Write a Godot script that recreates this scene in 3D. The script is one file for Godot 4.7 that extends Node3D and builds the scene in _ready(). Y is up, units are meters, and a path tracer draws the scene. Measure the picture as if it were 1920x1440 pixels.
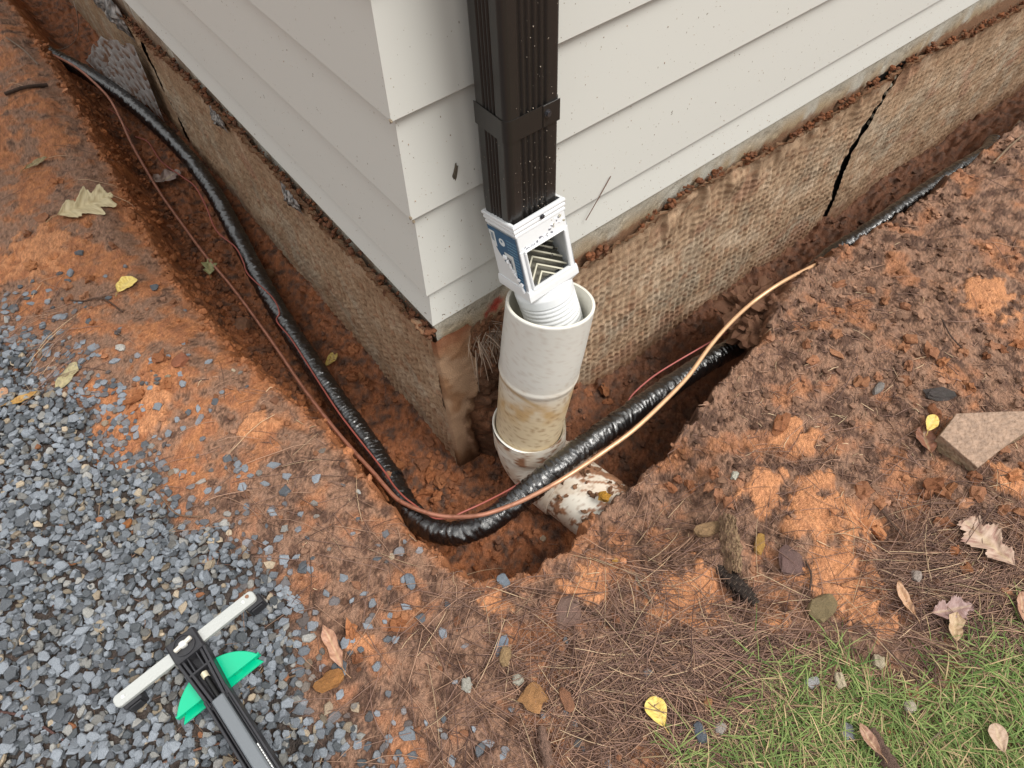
extends Node3D

# ---------------------------------------------------------------- mesh helpers
class MB:
	var v := PackedVector3Array()
	var n := PackedVector3Array()
	var c := PackedColorArray()
	var u := PackedVector2Array()
	var ix := PackedInt32Array()

	func vert(p: Vector3, nn: Vector3, col: Color, uv := Vector2.ZERO) -> int:
		v.push_back(p)
		n.push_back(nn)
		c.push_back(col)
		u.push_back(uv)
		return v.size() - 1

	func tri(a: Vector3, b: Vector3, d: Vector3, col := Color.WHITE) -> void:
		var nn := (d - a).cross(b - a).normalized()
		var k := v.size()
		vert(a, nn, col)
		vert(b, nn, col)
		vert(d, nn, col)
		ix.push_back(k)
		ix.push_back(k + 1)
		ix.push_back(k + 2)

	func quad(a: Vector3, b: Vector3, d: Vector3, e: Vector3, col := Color.WHITE, ua := Vector2.ZERO, ub := Vector2.ZERO, ud := Vector2.ZERO, ue := Vector2.ZERO) -> void:
		var nn := (e - a).cross(b - a).normalized()
		var k := v.size()
		vert(a, nn, col, ua)
		vert(b, nn, col, ub)
		vert(d, nn, col, ud)
		vert(e, nn, col, ue)
		for i in [0, 1, 2, 0, 2, 3]:
			ix.push_back(k + i)

	# box from lo to hi with small chamfers, moved by t
	func box(lo: Vector3, hi: Vector3, t := Transform3D.IDENTITY, ch := 0.0, col := Color.WHITE) -> void:
		var ce := (lo + hi) * 0.5
		var h := (hi - lo) * 0.5
		ch = minf(ch, minf(h.x, minf(h.y, h.z)) * 0.9)
		for a in 3:
			for s: float in [-1.0, 1.0]:
				var b := (a + 1) % 3
				var d := (a + 2) % 3
				var q: Array[Vector3] = []
				for k: Vector2 in [Vector2(-1, -1), Vector2(1, -1), Vector2(1, 1), Vector2(-1, 1)]:
					var p := Vector3.ZERO
					p[a] = s * h[a]
					p[b] = k.x * (h[b] - ch)
					p[d] = k.y * (h[d] - ch)
					q.push_back(t * (ce + p))
				if s > 0:
					quad(q[3], q[2], q[1], q[0], col)
				else:
					quad(q[0], q[1], q[2], q[3], col)
		if ch <= 0.0:
			return
		for a in 3:
			var b := (a + 1) % 3
			var d := (a + 2) % 3
			for sb: float in [-1.0, 1.0]:
				for sd: float in [-1.0, 1.0]:
					var p0 := Vector3.ZERO
					var p1 := Vector3.ZERO
					p0[b] = sb * h[b]
					p0[d] = sd * (h[d] - ch)
					p1[b] = sb * (h[b] - ch)
					p1[d] = sd * h[d]
					var e := Vector3.ZERO
					e[a] = h[a] - ch
					if sb * sd > 0:
						quad(t * (ce + p0 - e), t * (ce + p0 + e), t * (ce + p1 + e), t * (ce + p1 - e), col)
					else:
						quad(t * (ce + p1 - e), t * (ce + p1 + e), t * (ce + p0 + e), t * (ce + p0 - e), col)
		for sx: float in [-1.0, 1.0]:
			for sy: float in [-1.0, 1.0]:
				for sz: float in [-1.0, 1.0]:
					var s := Vector3(sx, sy, sz)
					var a := t * (ce + s * Vector3(h.x, h.y - ch, h.z - ch))
					var b := t * (ce + s * Vector3(h.x - ch, h.y, h.z - ch))
					var d := t * (ce + s * Vector3(h.x - ch, h.y - ch, h.z))
					if sx * sy * sz > 0:
						tri(a, d, b, col)
					else:
						tri(a, b, d, col)

	# smooth grid of nu x nv points, row by row along u; flip turns the faces over
	func grid(pts: PackedVector3Array, cols: PackedColorArray, nu: int, nv: int, flip := false, uvs := PackedVector2Array()) -> void:
		var k := v.size()
		var nn := PackedVector3Array()
		nn.resize(nu * nv)
		var sg := -1.0 if flip else 1.0
		for j in nv:
			for i in nu:
				var a := pts[j * nu + mini(i + 1, nu - 1)] - pts[j * nu + maxi(i - 1, 0)]
				var b := pts[mini(j + 1, nv - 1) * nu + i] - pts[maxi(j - 1, 0) * nu + i]
				nn[j * nu + i] = b.cross(a).normalized() * sg
		v.append_array(pts)
		n.append_array(nn)
		c.append_array(cols)
		if uvs.size() == pts.size():
			u.append_array(uvs)
		else:
			var z := PackedVector2Array()
			z.resize(pts.size())
			u.append_array(z)
		for j in nv - 1:
			for i in nu - 1:
				var p := k + j * nu + i
				if flip:
					for q: int in [p, p + nu, p + 1, p + 1, p + nu, p + nu + 1]:
						ix.push_back(q)
				else:
					for q: int in [p, p + 1, p + nu, p + 1, p + nu + 1, p + nu]:
						ix.push_back(q)

	func done() -> ArrayMesh:
		var a := []
		a.resize(Mesh.ARRAY_MAX)
		a[Mesh.ARRAY_VERTEX] = v
		a[Mesh.ARRAY_NORMAL] = n
		a[Mesh.ARRAY_COLOR] = c
		a[Mesh.ARRAY_TEX_UV] = u
		a[Mesh.ARRAY_INDEX] = ix
		var m := ArrayMesh.new()
		m.add_surface_from_arrays(Mesh.PRIMITIVE_TRIANGLES, a)
		return m

var rng := RandomNumberGenerator.new()
var M := {}
var taken := {}

func rnd(a: float, b: float) -> float:
	return rng.randf_range(a, b)

func numbered(called: String, parent: Node) -> String:
	var key := str(parent.get_instance_id()) + called
	if not taken.has(key):
		taken[key] = 0
		return called
	taken[key] += 1
	return "%s_%03d" % [called, taken[key]]

func obj(called: String, mb, mat: Material, parent: Node = self) -> MeshInstance3D:
	var o := MeshInstance3D.new()
	o.mesh = mb.done() if mb is MB else mb
	o.material_override = mat
	o.name = numbered(called, parent)
	parent.add_child(o, true)
	return o

func tag(o: Node, label: String, category: String, group := "", kind := "") -> Node:
	if label:
		o.set_meta("label", label)
	if category:
		o.set_meta("category", category)
	if group:
		o.set_meta("group", group)
	if kind:
		o.set_meta("kind", kind)
	return o

func thing(called: String, label: String, category: String, at := Vector3.ZERO, group := "") -> Node3D:
	var o := Node3D.new()
	o.name = numbered(called, self)
	o.position = at
	add_child(o, true)
	tag(o, label, category, group)
	return o

# stuff that belongs to another object
func mass(called: String, mb, mat: Material, parent: Node = self) -> MeshInstance3D:
	var o := obj(called, mb, mat, parent)
	o.set_meta("kind", "stuff")
	return o

func noise(kind: int, freq: float, oct: int, seed_n: int) -> FastNoiseLite:
	var f := FastNoiseLite.new()
	f.noise_type = kind
	f.frequency = freq
	f.seed = seed_n
	if oct <= 1:
		f.fractal_type = FastNoiseLite.FRACTAL_NONE
	else:
		f.fractal_type = FastNoiseLite.FRACTAL_FBM
		f.fractal_octaves = oct
	return f

# grey texture from a noise, its values stretched to lo..hi
func grey(f: FastNoiseLite, side: int, lo: float, hi: float, gamma := 1.0) -> ImageTexture:
	var im := f.get_seamless_image(side, side, false, false, 0.12, true)
	im.convert(Image.FORMAT_L8)
	var d := im.get_data()
	var table := PackedByteArray()
	table.resize(256)
	for i in 256:
		table[i] = clampi(int(255.0 * lerpf(lo, hi, pow(i / 255.0, gamma))), 0, 255)
	for i in d.size():
		d[i] = table[d[i]]
	return ImageTexture.create_from_image(Image.create_from_data(side, side, false, Image.FORMAT_L8, d))

func mat(rough: float, col := Color.WHITE, vc := true) -> StandardMaterial3D:
	var m := StandardMaterial3D.new()
	m.albedo_color = col
	m.roughness = rough
	m.vertex_color_use_as_albedo = vc
	m.cull_mode = BaseMaterial3D.CULL_DISABLED
	return m

func tri_tex(m: StandardMaterial3D, per_metre: float, albedo: Texture2D, bump: Texture2D, cm: float, world := true) -> StandardMaterial3D:
	m.uv1_triplanar = true
	m.uv1_world_triplanar = world
	m.uv1_scale = Vector3.ONE * per_metre
	m.uv1_triplanar_sharpness = 4.0
	if albedo:
		m.albedo_texture = albedo
	if bump:
		m.heightmap_enabled = true
		m.heightmap_texture = bump
		m.heightmap_scale = cm
	return m

func lin(r: float, g: float, b: float) -> Color:
	return Color(r, g, b)

# linear colour from an sRGB byte triple
func s8(r: float, g: float, b: float) -> Color:
	return Color(r / 255.0, g / 255.0, b / 255.0).srgb_to_linear()

func catmull(p: Array, step: float) -> PackedVector3Array:
	var out := PackedVector3Array()
	for i in p.size() - 1:
		var a: Vector3 = p[maxi(i - 1, 0)]
		var b: Vector3 = p[i]
		var c: Vector3 = p[i + 1]
		var d: Vector3 = p[mini(i + 2, p.size() - 1)]
		var n := maxi(int(ceil(b.distance_to(c) / step)), 1)
		for k in n:
			out.push_back(b.cubic_interpolate(c, a, d, float(k) / n))
	out.push_back(p[p.size() - 1])
	return out

# tube along a path; radius and colour by (metres along, angle, point)
func tube(mb: MB, path: PackedVector3Array, seg: int, radius: Callable, color: Callable, caps := true) -> void:
	var n := path.size()
	var pts := PackedVector3Array()
	var cols := PackedColorArray()
	var up := Vector3.UP
	var s := 0.0
	for i in n:
		var t := (path[mini(i + 1, n - 1)] - path[maxi(i - 1, 0)]).normalized()
		if absf(t.dot(up)) > 0.97:
			up = Vector3.RIGHT if i == 0 else up
		var side := t.cross(up).normalized()
		up = side.cross(t).normalized()
		if i > 0:
			s += path[i].distance_to(path[i - 1])
		for k in seg + 1:
			var a := TAU * k / seg
			var dir := up * cos(a) + side * sin(a)
			pts.push_back(path[i] + dir * float(radius.call(s, a if k < seg else 0.0, path[i])))
			cols.push_back(color.call(s, a if k < seg else 0.0, path[i]))
	mb.grid(pts, cols, seg + 1, n, true)
	# close the seam in the normals
	var base := mb.v.size() - pts.size()
	for i in n:
		var q := base + i * (seg + 1)
		var m := (mb.n[q] + mb.n[q + seg]).normalized()
		mb.n[q] = m
		mb.n[q + seg] = m
	if caps:
		for e: int in [0, n - 1]:
			var o := path[e]
			for k in seg:
				var a := pts[e * (seg + 1) + k]
				var b := pts[e * (seg + 1) + k + 1]
				if e == 0:
					mb.tri(o, b, a, cols[e * (seg + 1)])
				else:
					mb.tri(o, a, b, cols[e * (seg + 1)])

func smooth(a: float, b: float, x: float) -> float:
	var t := clampf((x - a) / (b - a), 0.0, 1.0)
	return t * t * (3.0 - 2.0 * t)

# ---------------------------------------------------------------- terrain
var rim: PackedVector2Array
var sd := PackedFloat32Array()
const SX := -1.4
const SZ := -4.3
const SS := 0.025
const SNX := 204
const SNZ := 240
var nA := noise(FastNoiseLite.TYPE_SIMPLEX_SMOOTH, 2.3, 2, 11)
var nB := noise(FastNoiseLite.TYPE_SIMPLEX_SMOOTH, 9.0, 3, 12)
var nC := noise(FastNoiseLite.TYPE_SIMPLEX_SMOOTH, 38.0, 3, 13)
var nD := noise(FastNoiseLite.TYPE_CELLULAR, 42.0, 1, 14)
var nE := noise(FastNoiseLite.TYPE_CELLULAR, 105.0, 1, 15)
var nF := noise(FastNoiseLite.TYPE_SIMPLEX_SMOOTH, 17.0, 3, 16)
var nG := noise(FastNoiseLite.TYPE_SIMPLEX_SMOOTH, 130.0, 2, 17)
var patches := []     # x, z, radius of smears of bare orange clay
var pits := []        # x, z, radius, height of footprints and heaps
var gravel_area: PackedVector2Array

func make_rim() -> void:
	rim = PackedVector2Array([Vector2(-0.27, -4.4), Vector2(-0.26, -3.4), Vector2(-0.25, -2.6), Vector2(-0.26, -2.1), Vector2(-0.28, -1.75), Vector2(-0.305, -1.36), Vector2(-0.33, -1.0), Vector2(-0.335, -0.75), Vector2(-0.325, -0.5), Vector2(-0.295, -0.34), Vector2(-0.245, -0.15), Vector2(-0.236, 0.05), Vector2(-0.232, 0.19), Vector2(-0.212, 0.315), Vector2(-0.168, 0.385), Vector2(-0.10, 0.418), Vector2(-0.02, 0.428), Vector2(0.04, 0.405), Vector2(0.09, 0.38), Vector2(0.16, 0.375), Vector2(0.23, 0.375), Vector2(0.34, 0.38), Vector2(0.44, 0.36), Vector2(0.50, 0.335), Vector2(0.58, 0.335), Vector2(0.66, 0.32), Vector2(0.73, 0.295), Vector2(0.83, 0.27), Vector2(1.05, 0.26), Vector2(1.3, 0.275), Vector2(1.6, 0.27), Vector2(2.0, 0.255), Vector2(2.6, 0.25), Vector2(3.7, 0.25)])
	var poly := PackedVector2Array(rim)
	poly.append(Vector2(3.7, -4.4))
	sd.resize(SNX * SNZ)
	for j in SNZ:
		for i in SNX:
			var p := Vector2(SX + i * SS, SZ + j * SS)
			var best := 9.0
			for k in rim.size() - 1:
				var q := Geometry2D.get_closest_point_to_segment(p, rim[k], rim[k + 1])
				best = minf(best, p.distance_squared_to(q))
			best = sqrt(best)
			var inside := false
			for k in poly.size():
				var a := poly[k]
				var b := poly[(k + 1) % poly.size()]
				if (a.y > p.y) != (b.y > p.y) and p.x < a.x + (b.x - a.x) * (p.y - a.y) / (b.y - a.y):
					inside = not inside
			sd[j * SNX + i] = best if inside else -best

func rim_distance(x: float, z: float) -> float:
	var fx := clampf((x - SX) / SS, 0.0, SNX - 1.01)
	var fz := clampf((z - SZ) / SS, 0.0, SNZ - 1.01)
	var i := int(fx)
	var j := int(fz)
	fx -= i
	fz -= j
	var k := j * SNX + i
	return lerpf(lerpf(sd[k], sd[k + 1], fx), lerpf(sd[k + SNX], sd[k + SNX + 1], fx), fz)

func patch_mask(x: float, z: float) -> float:
	var m := -1.0
	for q: Vector3 in patches:
		var d := (Vector2(x - q.x, z - q.y).length()) / q.z
		if d < 1.8:
			m = maxf(m, 1.0 - d)
	if m < -0.8:
		return 0.0
	return smooth(-0.16, 0.16, m + nF.get_noise_2d(x, z) * 0.95 + nC.get_noise_2d(x, z) * 0.35)

var q_d := 0.0
var q_patch := 0.0
var q_y := 0.0

func height(x: float, z: float) -> float:
	var d := rim_distance(x, z) + nB.get_noise_2d(x * 1.7, z * 1.7) * (0.015 if z < -0.2 else 0.016) + nC.get_noise_2d(x, z) * 0.009
	q_d = d
	var b := nB.get_noise_2d(x, z)
	var c := nC.get_noise_2d(x, z)
	var g := -0.17 + nA.get_noise_2d(x, z) * 0.014
	var rough := 1.0
	g -= 0.030 * smooth(-0.085, 0.01, d) * smooth(0.5, 0.1, x) * smooth(0.38, 0.1, z)
	if d < 0.06:
		for q: Vector4 in pits:
			var e := Vector2(x - q.x, z - q.y).length() / q.z
			if e < 1.6:
				g += q.w * (1.0 - smooth(0.35, 1.5, e + b * 0.5))
		# the soil sinks towards the buried drain
		g -= 0.085 * (1.0 - smooth(0.06, 0.20, Vector2(x - 0.19, z - 0.42).length()))
		q_patch = patch_mask(x, z)
		rough = 1.0 - 0.75 * q_patch
		if x < -0.3:
			rough *= 0.75
		g += b * 0.011 * rough + q_patch * 0.007
	else:
		q_patch = 0.0
	var cell := nD.get_noise_2d(x, z) + 0.5
	var cell2 := nE.get_noise_2d(x, z) + 0.5
	var h := g
	if d > 0.0:
		var f := -0.43
		if x < 0.0:
			f = -0.425 + 0.03 * smooth(-0.12, -0.25, x) - 0.03 * smooth(-0.2, 0.0, z)
		else:
			f = lerpf(-0.46, -0.52, smooth(0.25, 0.6, x))
			f = lerpf(f, -0.44, smooth(0.12, 0.3, z) * smooth(0.45, 0.2, x))
			if x > 0.62:
				var fr := -0.49 + lerpf(0.20, 0.12, smooth(1.02, 1.16, x)) * smooth(0.06, 0.26, z) + 0.05 * nA.get_noise_2d(x * 1.5, z)
				f = lerpf(f, fr, smooth(0.66, 0.76, x))
			# soil slumped against the wall behind the riser
			f += 0.10 * smooth(0.12, 0.0, z) * smooth(0.1, 0.2, x) * smooth(0.44, 0.30, x)
		var w := 0.045
		if z < -0.15:
			w = lerpf(0.045, 0.115, smooth(-0.15, -0.5, z))
		elif x > 0.68:
			w = lerpf(lerpf(0.05, 0.16, smooth(0.68, 0.8, x)), 0.07, smooth(1.02, 1.16, x))
		var t := clampf(d / w, 0.0, 1.0)
		t = 1.0 - pow(1.0 - t, 1.7)
		t = t * t * (3.0 - 2.0 * t)
		h = lerpf(g, f + b * 0.014, t)
		h += (0.35 + t) * (0.010 * (0.5 - cell) * (0.4 + absf(b) * 2.0))
		if x > 0.3:
			h += 0.006 * (0.5 - cell)
		rough = 1.0
	var cl := 0.35 + 0.9 * smooth(-0.15, 0.35, nF.get_noise_2d(x * 0.55 + 3.0, z * 0.55))
	if d > 0.0:
		cl = 1.0
	h += rough * (c * 0.005 + cl * ((0.45 - cell) * 0.0036 + (0.45 - cell2) * 0.0020))
	q_y = h
	return h

const C_DARK := Color(0.130, 0.074, 0.053)
const C_BROWN := Color(0.330, 0.188, 0.124)
const C_ORANGE := Color(0.54, 0.220, 0.092)
const C_RUST := Color(0.43, 0.160, 0.066)
const C_FLOOR := Color(0.325, 0.130, 0.063)
const C_PATCH := Color(0.64, 0.290, 0.138)

# soil colour at a place whose height() was just asked for
func soil(x: float, z: float) -> Color:
	var a := nF.get_noise_2d(x * 0.8 + 5.0, z * 0.8)
	var e := nC.get_noise_2d((x + q_y * 0.8) * 0.7 + 9.0, (z - q_y * 0.7) * 0.7)
	var f := nG.get_noise_2d(x + q_y * 0.9, z - q_y * 0.8)
	var k := nB.get_noise_2d(x * 0.6 - 4.0, z * 0.6)
	var left := smooth(-0.22, -0.36, x) * smooth(0.1, -0.35, z)
	var col := C_DARK.lerp(C_BROWN, smooth(-0.55, 0.30, a + e * 0.7 + f * 0.5 + left * 0.45))
	var bare := smooth(0.02, 0.45, k + 0.5 * a + 0.35 * e + left * 0.30 - 0.06)
	col = col.lerp(C_ORANGE.lerp(C_RUST, smooth(-0.2, 0.4, e)), bare * (0.55 + 0.3 * left))
	col = col.lerp(C_PATCH.lerp(C_ORANGE, smooth(-0.1, 0.5, e)), q_patch * 0.92)
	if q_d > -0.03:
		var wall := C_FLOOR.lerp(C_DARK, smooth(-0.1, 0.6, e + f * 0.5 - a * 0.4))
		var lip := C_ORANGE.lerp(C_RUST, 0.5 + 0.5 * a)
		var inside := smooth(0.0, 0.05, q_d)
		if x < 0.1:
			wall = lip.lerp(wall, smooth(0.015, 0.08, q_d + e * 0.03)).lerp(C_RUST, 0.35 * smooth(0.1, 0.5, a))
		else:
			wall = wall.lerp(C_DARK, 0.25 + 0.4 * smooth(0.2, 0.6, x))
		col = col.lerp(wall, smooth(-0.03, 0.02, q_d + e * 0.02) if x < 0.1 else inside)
	if x < 0.0 and z > -1.2 and x > -2.2 and z < 1.5 and q_d < -0.02:
		var ga := gravel_amount(Vector2(x, z))
		col = col.lerp(Color(0.075, 0.068, 0.064), 0.9 * smooth(-0.02, 0.04, ga))
	var gr := col.r * 0.33 + col.g * 0.34 + col.b * 0.33
	col = col * (1.12 + 0.62 * f)
	col = col.lerp(Color(gr, gr * 0.9, gr * 0.82), clampf(0.06 + 0.18 * e, 0.0, 0.3))
	col.a = 1.0
	return col

func axis(dense_lo: float, dense_hi: float, step: float, grow_lo: float, grow_hi: float, mid_hi: float, step_max: float) -> PackedFloat32Array:
	var lo := PackedFloat32Array()
	var s := step
	var p := dense_lo
	while p > -60.0:
		s *= grow_lo if s < step_max or p < mid_hi else 1.0
		if p < -4.3:
			s *= 1.2
		p -= s
		lo.push_back(p)
	lo.reverse()
	p = dense_lo
	while p < dense_hi:
		lo.push_back(p)
		p += step
	s = step
	while p < 60.0:
		lo.push_back(p)
		s *= grow_hi if s < step_max or p > 3.4 else 1.0
		if p > 3.6:
			s *= 1.2
		p += s
	lo.push_back(p)
	return lo

func build_ground() -> MeshInstance3D:
	var xs := axis(-1.08, 0.92, 0.0042, 1.14, 1.006, -1.2, 0.012)
	var zs := axis(-0.62, 1.22, 0.0042, 1.005, 1.14, -4.2, 0.012)
	var nu := xs.size()
	var nv := zs.size()
	var map := PackedInt32Array()
	map.resize(nu * nv)
	map.fill(-1)
	var mb := MB.new()
	for j in nv:
		var z := zs[j]
		for i in nu:
			var x := xs[i]
			if x > 0.06 and z < -0.06 and x < 6.0 and z > -5.0:
				continue
			var far := absf(x) > 4.5 or absf(z) > 5.0
			var h := -0.17 if far else height(x, z)
			if far:
				q_d = -9.0
				q_patch = 0.0
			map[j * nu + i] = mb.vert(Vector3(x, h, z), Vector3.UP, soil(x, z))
	for j in nv:
		for i in nu:
			var k := map[j * nu + i]
			if k < 0:
				continue
			var l := map[j * nu + maxi(i - 1, 0)]
			var r := map[j * nu + mini(i + 1, nu - 1)]
			var t := map[maxi(j - 1, 0) * nu + i]
			var b := map[mini(j + 1, nv - 1) * nu + i]
			l = k if l < 0 else l
			r = k if r < 0 else r
			t = k if t < 0 else t
			b = k if b < 0 else b
			var nn := (mb.v[b] - mb.v[t]).cross(mb.v[r] - mb.v[l])
			mb.n[k] = nn.normalized() if nn.length_squared() > 0.0 else Vector3.UP
			if i < nu - 1 and j < nv - 1:
				var p := map[j * nu + i + 1]
				var q := map[(j + 1) * nu + i]
				var s := map[(j + 1) * nu + i + 1]
				if p >= 0 and q >= 0 and s >= 0:
					mb.ix.push_back(k)
					mb.ix.push_back(p)
					mb.ix.push_back(q)
					mb.ix.push_back(p)
					mb.ix.push_back(s)
					mb.ix.push_back(q)
	print("ground ", nu, "x", nv, " tris ", mb.ix.size() / 3)
	var o := obj("ground", mb, M.soil)
	return tag(o, "wet red clay ground with a trench dug round the house corner", "", "", "structure")

# ---------------------------------------------------------------- small shapes
# a flat irregular chip of slate or a pebble: returns corner points of three rings
func chip(mb: MB, t: Transform3D, r: float, thick: float, sides: int, col: Color, irregular := 0.35) -> void:
	var rings := [PackedVector3Array(), PackedVector3Array(), PackedVector3Array()]
	var tilt := Vector2(rnd(-0.3, 0.3), rnd(-0.3, 0.3))
	var stretch := rnd(0.62, 1.0)
	for k in sides:
		var a := TAU * (k + rnd(-0.3, 0.3)) / sides
		var q := r * rnd(1.0 - irregular, 1.0 + irregular * 0.4)
		var p := Vector3(cos(a) * q, 0, sin(a) * q * stretch)
		var up := thick * (0.5 + (p.x * tilt.x + p.z * tilt.y) / r)
		var inn := rnd(0.66, 0.86)
		rings[0].push_back(t * (p * inn + Vector3(0, up, 0)))
		rings[1].push_back(t * (p + Vector3(0, up * rnd(0.1, 0.5), 0)))
		rings[2].push_back(t * (p * 0.8 + Vector3(0, -thick * 0.5, 0)))
	var lighter := col * 1.12
	lighter.a = 1.0
	var top: PackedVector3Array = rings[0]
	for k in range(1, sides - 1):
		mb.tri(top[0], top[k], top[k + 1], lighter if k % 2 else col)
	for w in 2:
		var A: PackedVector3Array = rings[w]
		var B: PackedVector3Array = rings[w + 1]
		for k in sides:
			var q := (k + 1) % sides
			mb.tri(A[k], B[k], A[q], col)
			mb.tri(A[q], B[k], B[q], col)

func lay(x: float, z: float, y: float, tip: float) -> Transform3D:
	var b := Basis(Vector3.UP, rnd(0, TAU)) * Basis(Vector3(cos(rnd(0, TAU)), 0, sin(rnd(0, TAU))).normalized(), rnd(-tip, tip))
	return Transform3D(b, Vector3(x, y, z))

func slope_basis(x: float, z: float, span := 0.03) -> Basis:
	var hx := height(x + span, z) - height(x - span, z)
	var hz := height(x, z + span) - height(x, z - span)
	var up := Vector3(-hx, 2.0 * span, -hz).normalized()
	var fw := Vector3.FORWARD
	var right := fw.cross(up).normalized() * -1.0
	right = up.cross(Vector3.BACK).normalized()
	return Basis(right, up, right.cross(up))

func slate() -> Color:
	var k := rng.randf()
	var v := rnd(0.45, 1.5)
	if k < 0.72:
		return Color(0.225 * v, 0.250 * v, 0.285 * v)
	if k < 0.86:
		return Color(0.29 * v, 0.285 * v, 0.27 * v)
	if k < 0.92:
		return Color(0.42 * v, 0.34 * v, 0.245 * v)
	if k < 0.927:
		return Color(0.30, 0.12, 0.05)
	return Color(0.085, 0.095, 0.108)

# rough stone: a lumpy ball squeezed into half sizes e; flat facets
func rock(mb: MB, t: Transform3D, e: Vector3, col: Color, seed_n: int, lumpy := 0.3, rings := 7, segs := 10) -> void:
	var f := noise(FastNoiseLite.TYPE_SIMPLEX_SMOOTH, 0.9, 2, seed_n)
	var pts := []
	for j in rings + 1:
		var row := PackedVector3Array()
		var th := PI * j / rings
		for i in segs:
			var ph := TAU * (i + (0.5 if j % 2 else 0.0)) / segs
			var d := Vector3(sin(th) * cos(ph), cos(th), sin(th) * sin(ph))
			# push towards a box so that faces read as broken
			var bx := d / maxf(absf(d.x), maxf(absf(d.y), absf(d.z)))
			var p := d.lerp(bx, 0.35) * (1.0 + lumpy * f.get_noise_3dv(d * 1.6))
			row.push_back(t * (p * e))
		pts.push_back(row)
	for j in rings:
		for i in segs:
			var i2 := (i + 1) % segs
			var a: Vector3 = pts[j][i]
			var b: Vector3 = pts[j][i2]
			var c: Vector3 = pts[j + 1][i]
			var d: Vector3 = pts[j + 1][i2]
			var cc := col * rnd(0.88, 1.12)
			cc.a = 1.0
			if j % 2:
				if j > 0:
					mb.tri(a, d, b, cc)
				if j < rings - 1:
					mb.tri(a, c, d, cc)
			else:
				if j > 0:
					mb.tri(a, c, b, cc)
				if j < rings - 1:
					mb.tri(b, c, d, cc)

func needle(mb: MB, x: float, z: float, turn: float, length: float, bend: float, thick: float, col: Color, lift: float, parts := 4) -> void:
	var p := Vector2(x, z)
	var path := PackedVector3Array()
	var a := turn
	for i in parts + 1:
		var y := height(p.x, p.y)
		path.push_back(Vector3(p.x, y, p.y))
		p += Vector2(cos(a), sin(a)) * (length / parts)
		a += bend / parts
	# a stiff needle bridges dips
	for i in parts + 1:
		var s := lerpf(path[0].y, path[parts].y, float(i) / parts)
		path[i].y = maxf(path[i].y, s) + lift + thick
	var k := mb.v.size()
	for i in parts + 1:
		var t := (path[mini(i + 1, parts)] - path[maxi(i - 1, 0)]).normalized()
		var side := t.cross(Vector3.UP).normalized()
		var up := side.cross(t)
		var r := thick * (1.0 if i < parts else 0.35)
		for q in 3:
			var ang := TAU * q / 3.0 + PI / 2
			var d := side * cos(ang) + up * sin(ang)
			mb.vert(path[i] + d * r, d, col)
	for i in parts:
		for q in 3:
			var w := k + i * 3
			var q2 := (q + 1) % 3
			for m: int in [w + q, w + q2, w + 3 + q, w + q2, w + 3 + q2, w + 3 + q]:
				mb.ix.push_back(m)

func straw() -> Color:
	var k := rng.randf()
	var v := rnd(0.6, 1.25)
	if k < 0.5:
		return Color(0.265 * v, 0.165 * v, 0.130 * v)
	if k < 0.78:
		return Color(0.40 * v, 0.25 * v, 0.175 * v)
	if k < 0.93:
		return Color(0.125 * v, 0.078 * v, 0.066 * v)
	return Color(0.58 * v, 0.43 * v, 0.28 * v)

# leaf from a half-width profile; lobes cut into the sides; curl bends it up
func leaf_mesh(length: float, width: float, lobes: float, cut: float, curl: float, fold: float, col: Color, spots: Color, seed_n: int, ragged := 0.0) -> MB:
	var f := noise(FastNoiseLite.TYPE_SIMPLEX_SMOOTH, 1.0, 2, seed_n)
	var mb := MB.new()
	var nu := 9
	var nv := 72
	var pts := PackedVector3Array()
	var cols := PackedColorArray()
	for j in nv:
		var t := float(j) / (nv - 1)
		var body := pow(sin(PI * pow(t, 0.85)), 0.75) * (0.72 + 0.35 * t)
		for i in nu:
			var s := 2.0 * i / (nu - 1) - 1.0
			var side := 0.0 if s < 0 else 0.13
			var fr := fposmod(t * lobes + side + 0.12 * f.get_noise_1d(t * 3.0), 1.0)
			var wave := 1.0 - pow(1.0 - 2.0 * absf(fr - 0.5), 0.9)
			var w := width * 0.5 * body * (1.0 - cut * pow(wave, 1.15)) * (1.0 + ragged * f.get_noise_2d(t * 14.0, signf(s) * 9.0))
			w = maxf(w, 0.0012)
			# lobes sweep forward towards the tip
			var x := (t - 0.5) * length + absf(s) * w * 0.45
			var y := fold * absf(s) * w + curl * length * pow(absf(t - 0.45), 2.0) * 2.0 + 0.035 * length * f.get_noise_2d(t * 3.0 + 7.0, s * 1.4) * (1.0 + 2.0 * curl)
			y -= 0.0012 * (1.0 - smooth(0.0, 0.16, absf(s)))
			pts.push_back(Vector3(x, y, s * w))
			var cc := col.lerp(spots, smooth(0.1, 0.45, f.get_noise_2d(t * 7.0 + 30.0, s * 3.5)))
			cc = cc * (1.0 + 0.2 * f.get_noise_2d(t * 26.0, s * 12.0))
			if i == nu / 2:
				cc = cc.lerp(Color(0.5, 0.4, 0.22), 0.35)
			cc.a = 1.0
			cols.push_back(cc)
	mb.grid(pts, cols, nu, nv, true)
	return mb

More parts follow.
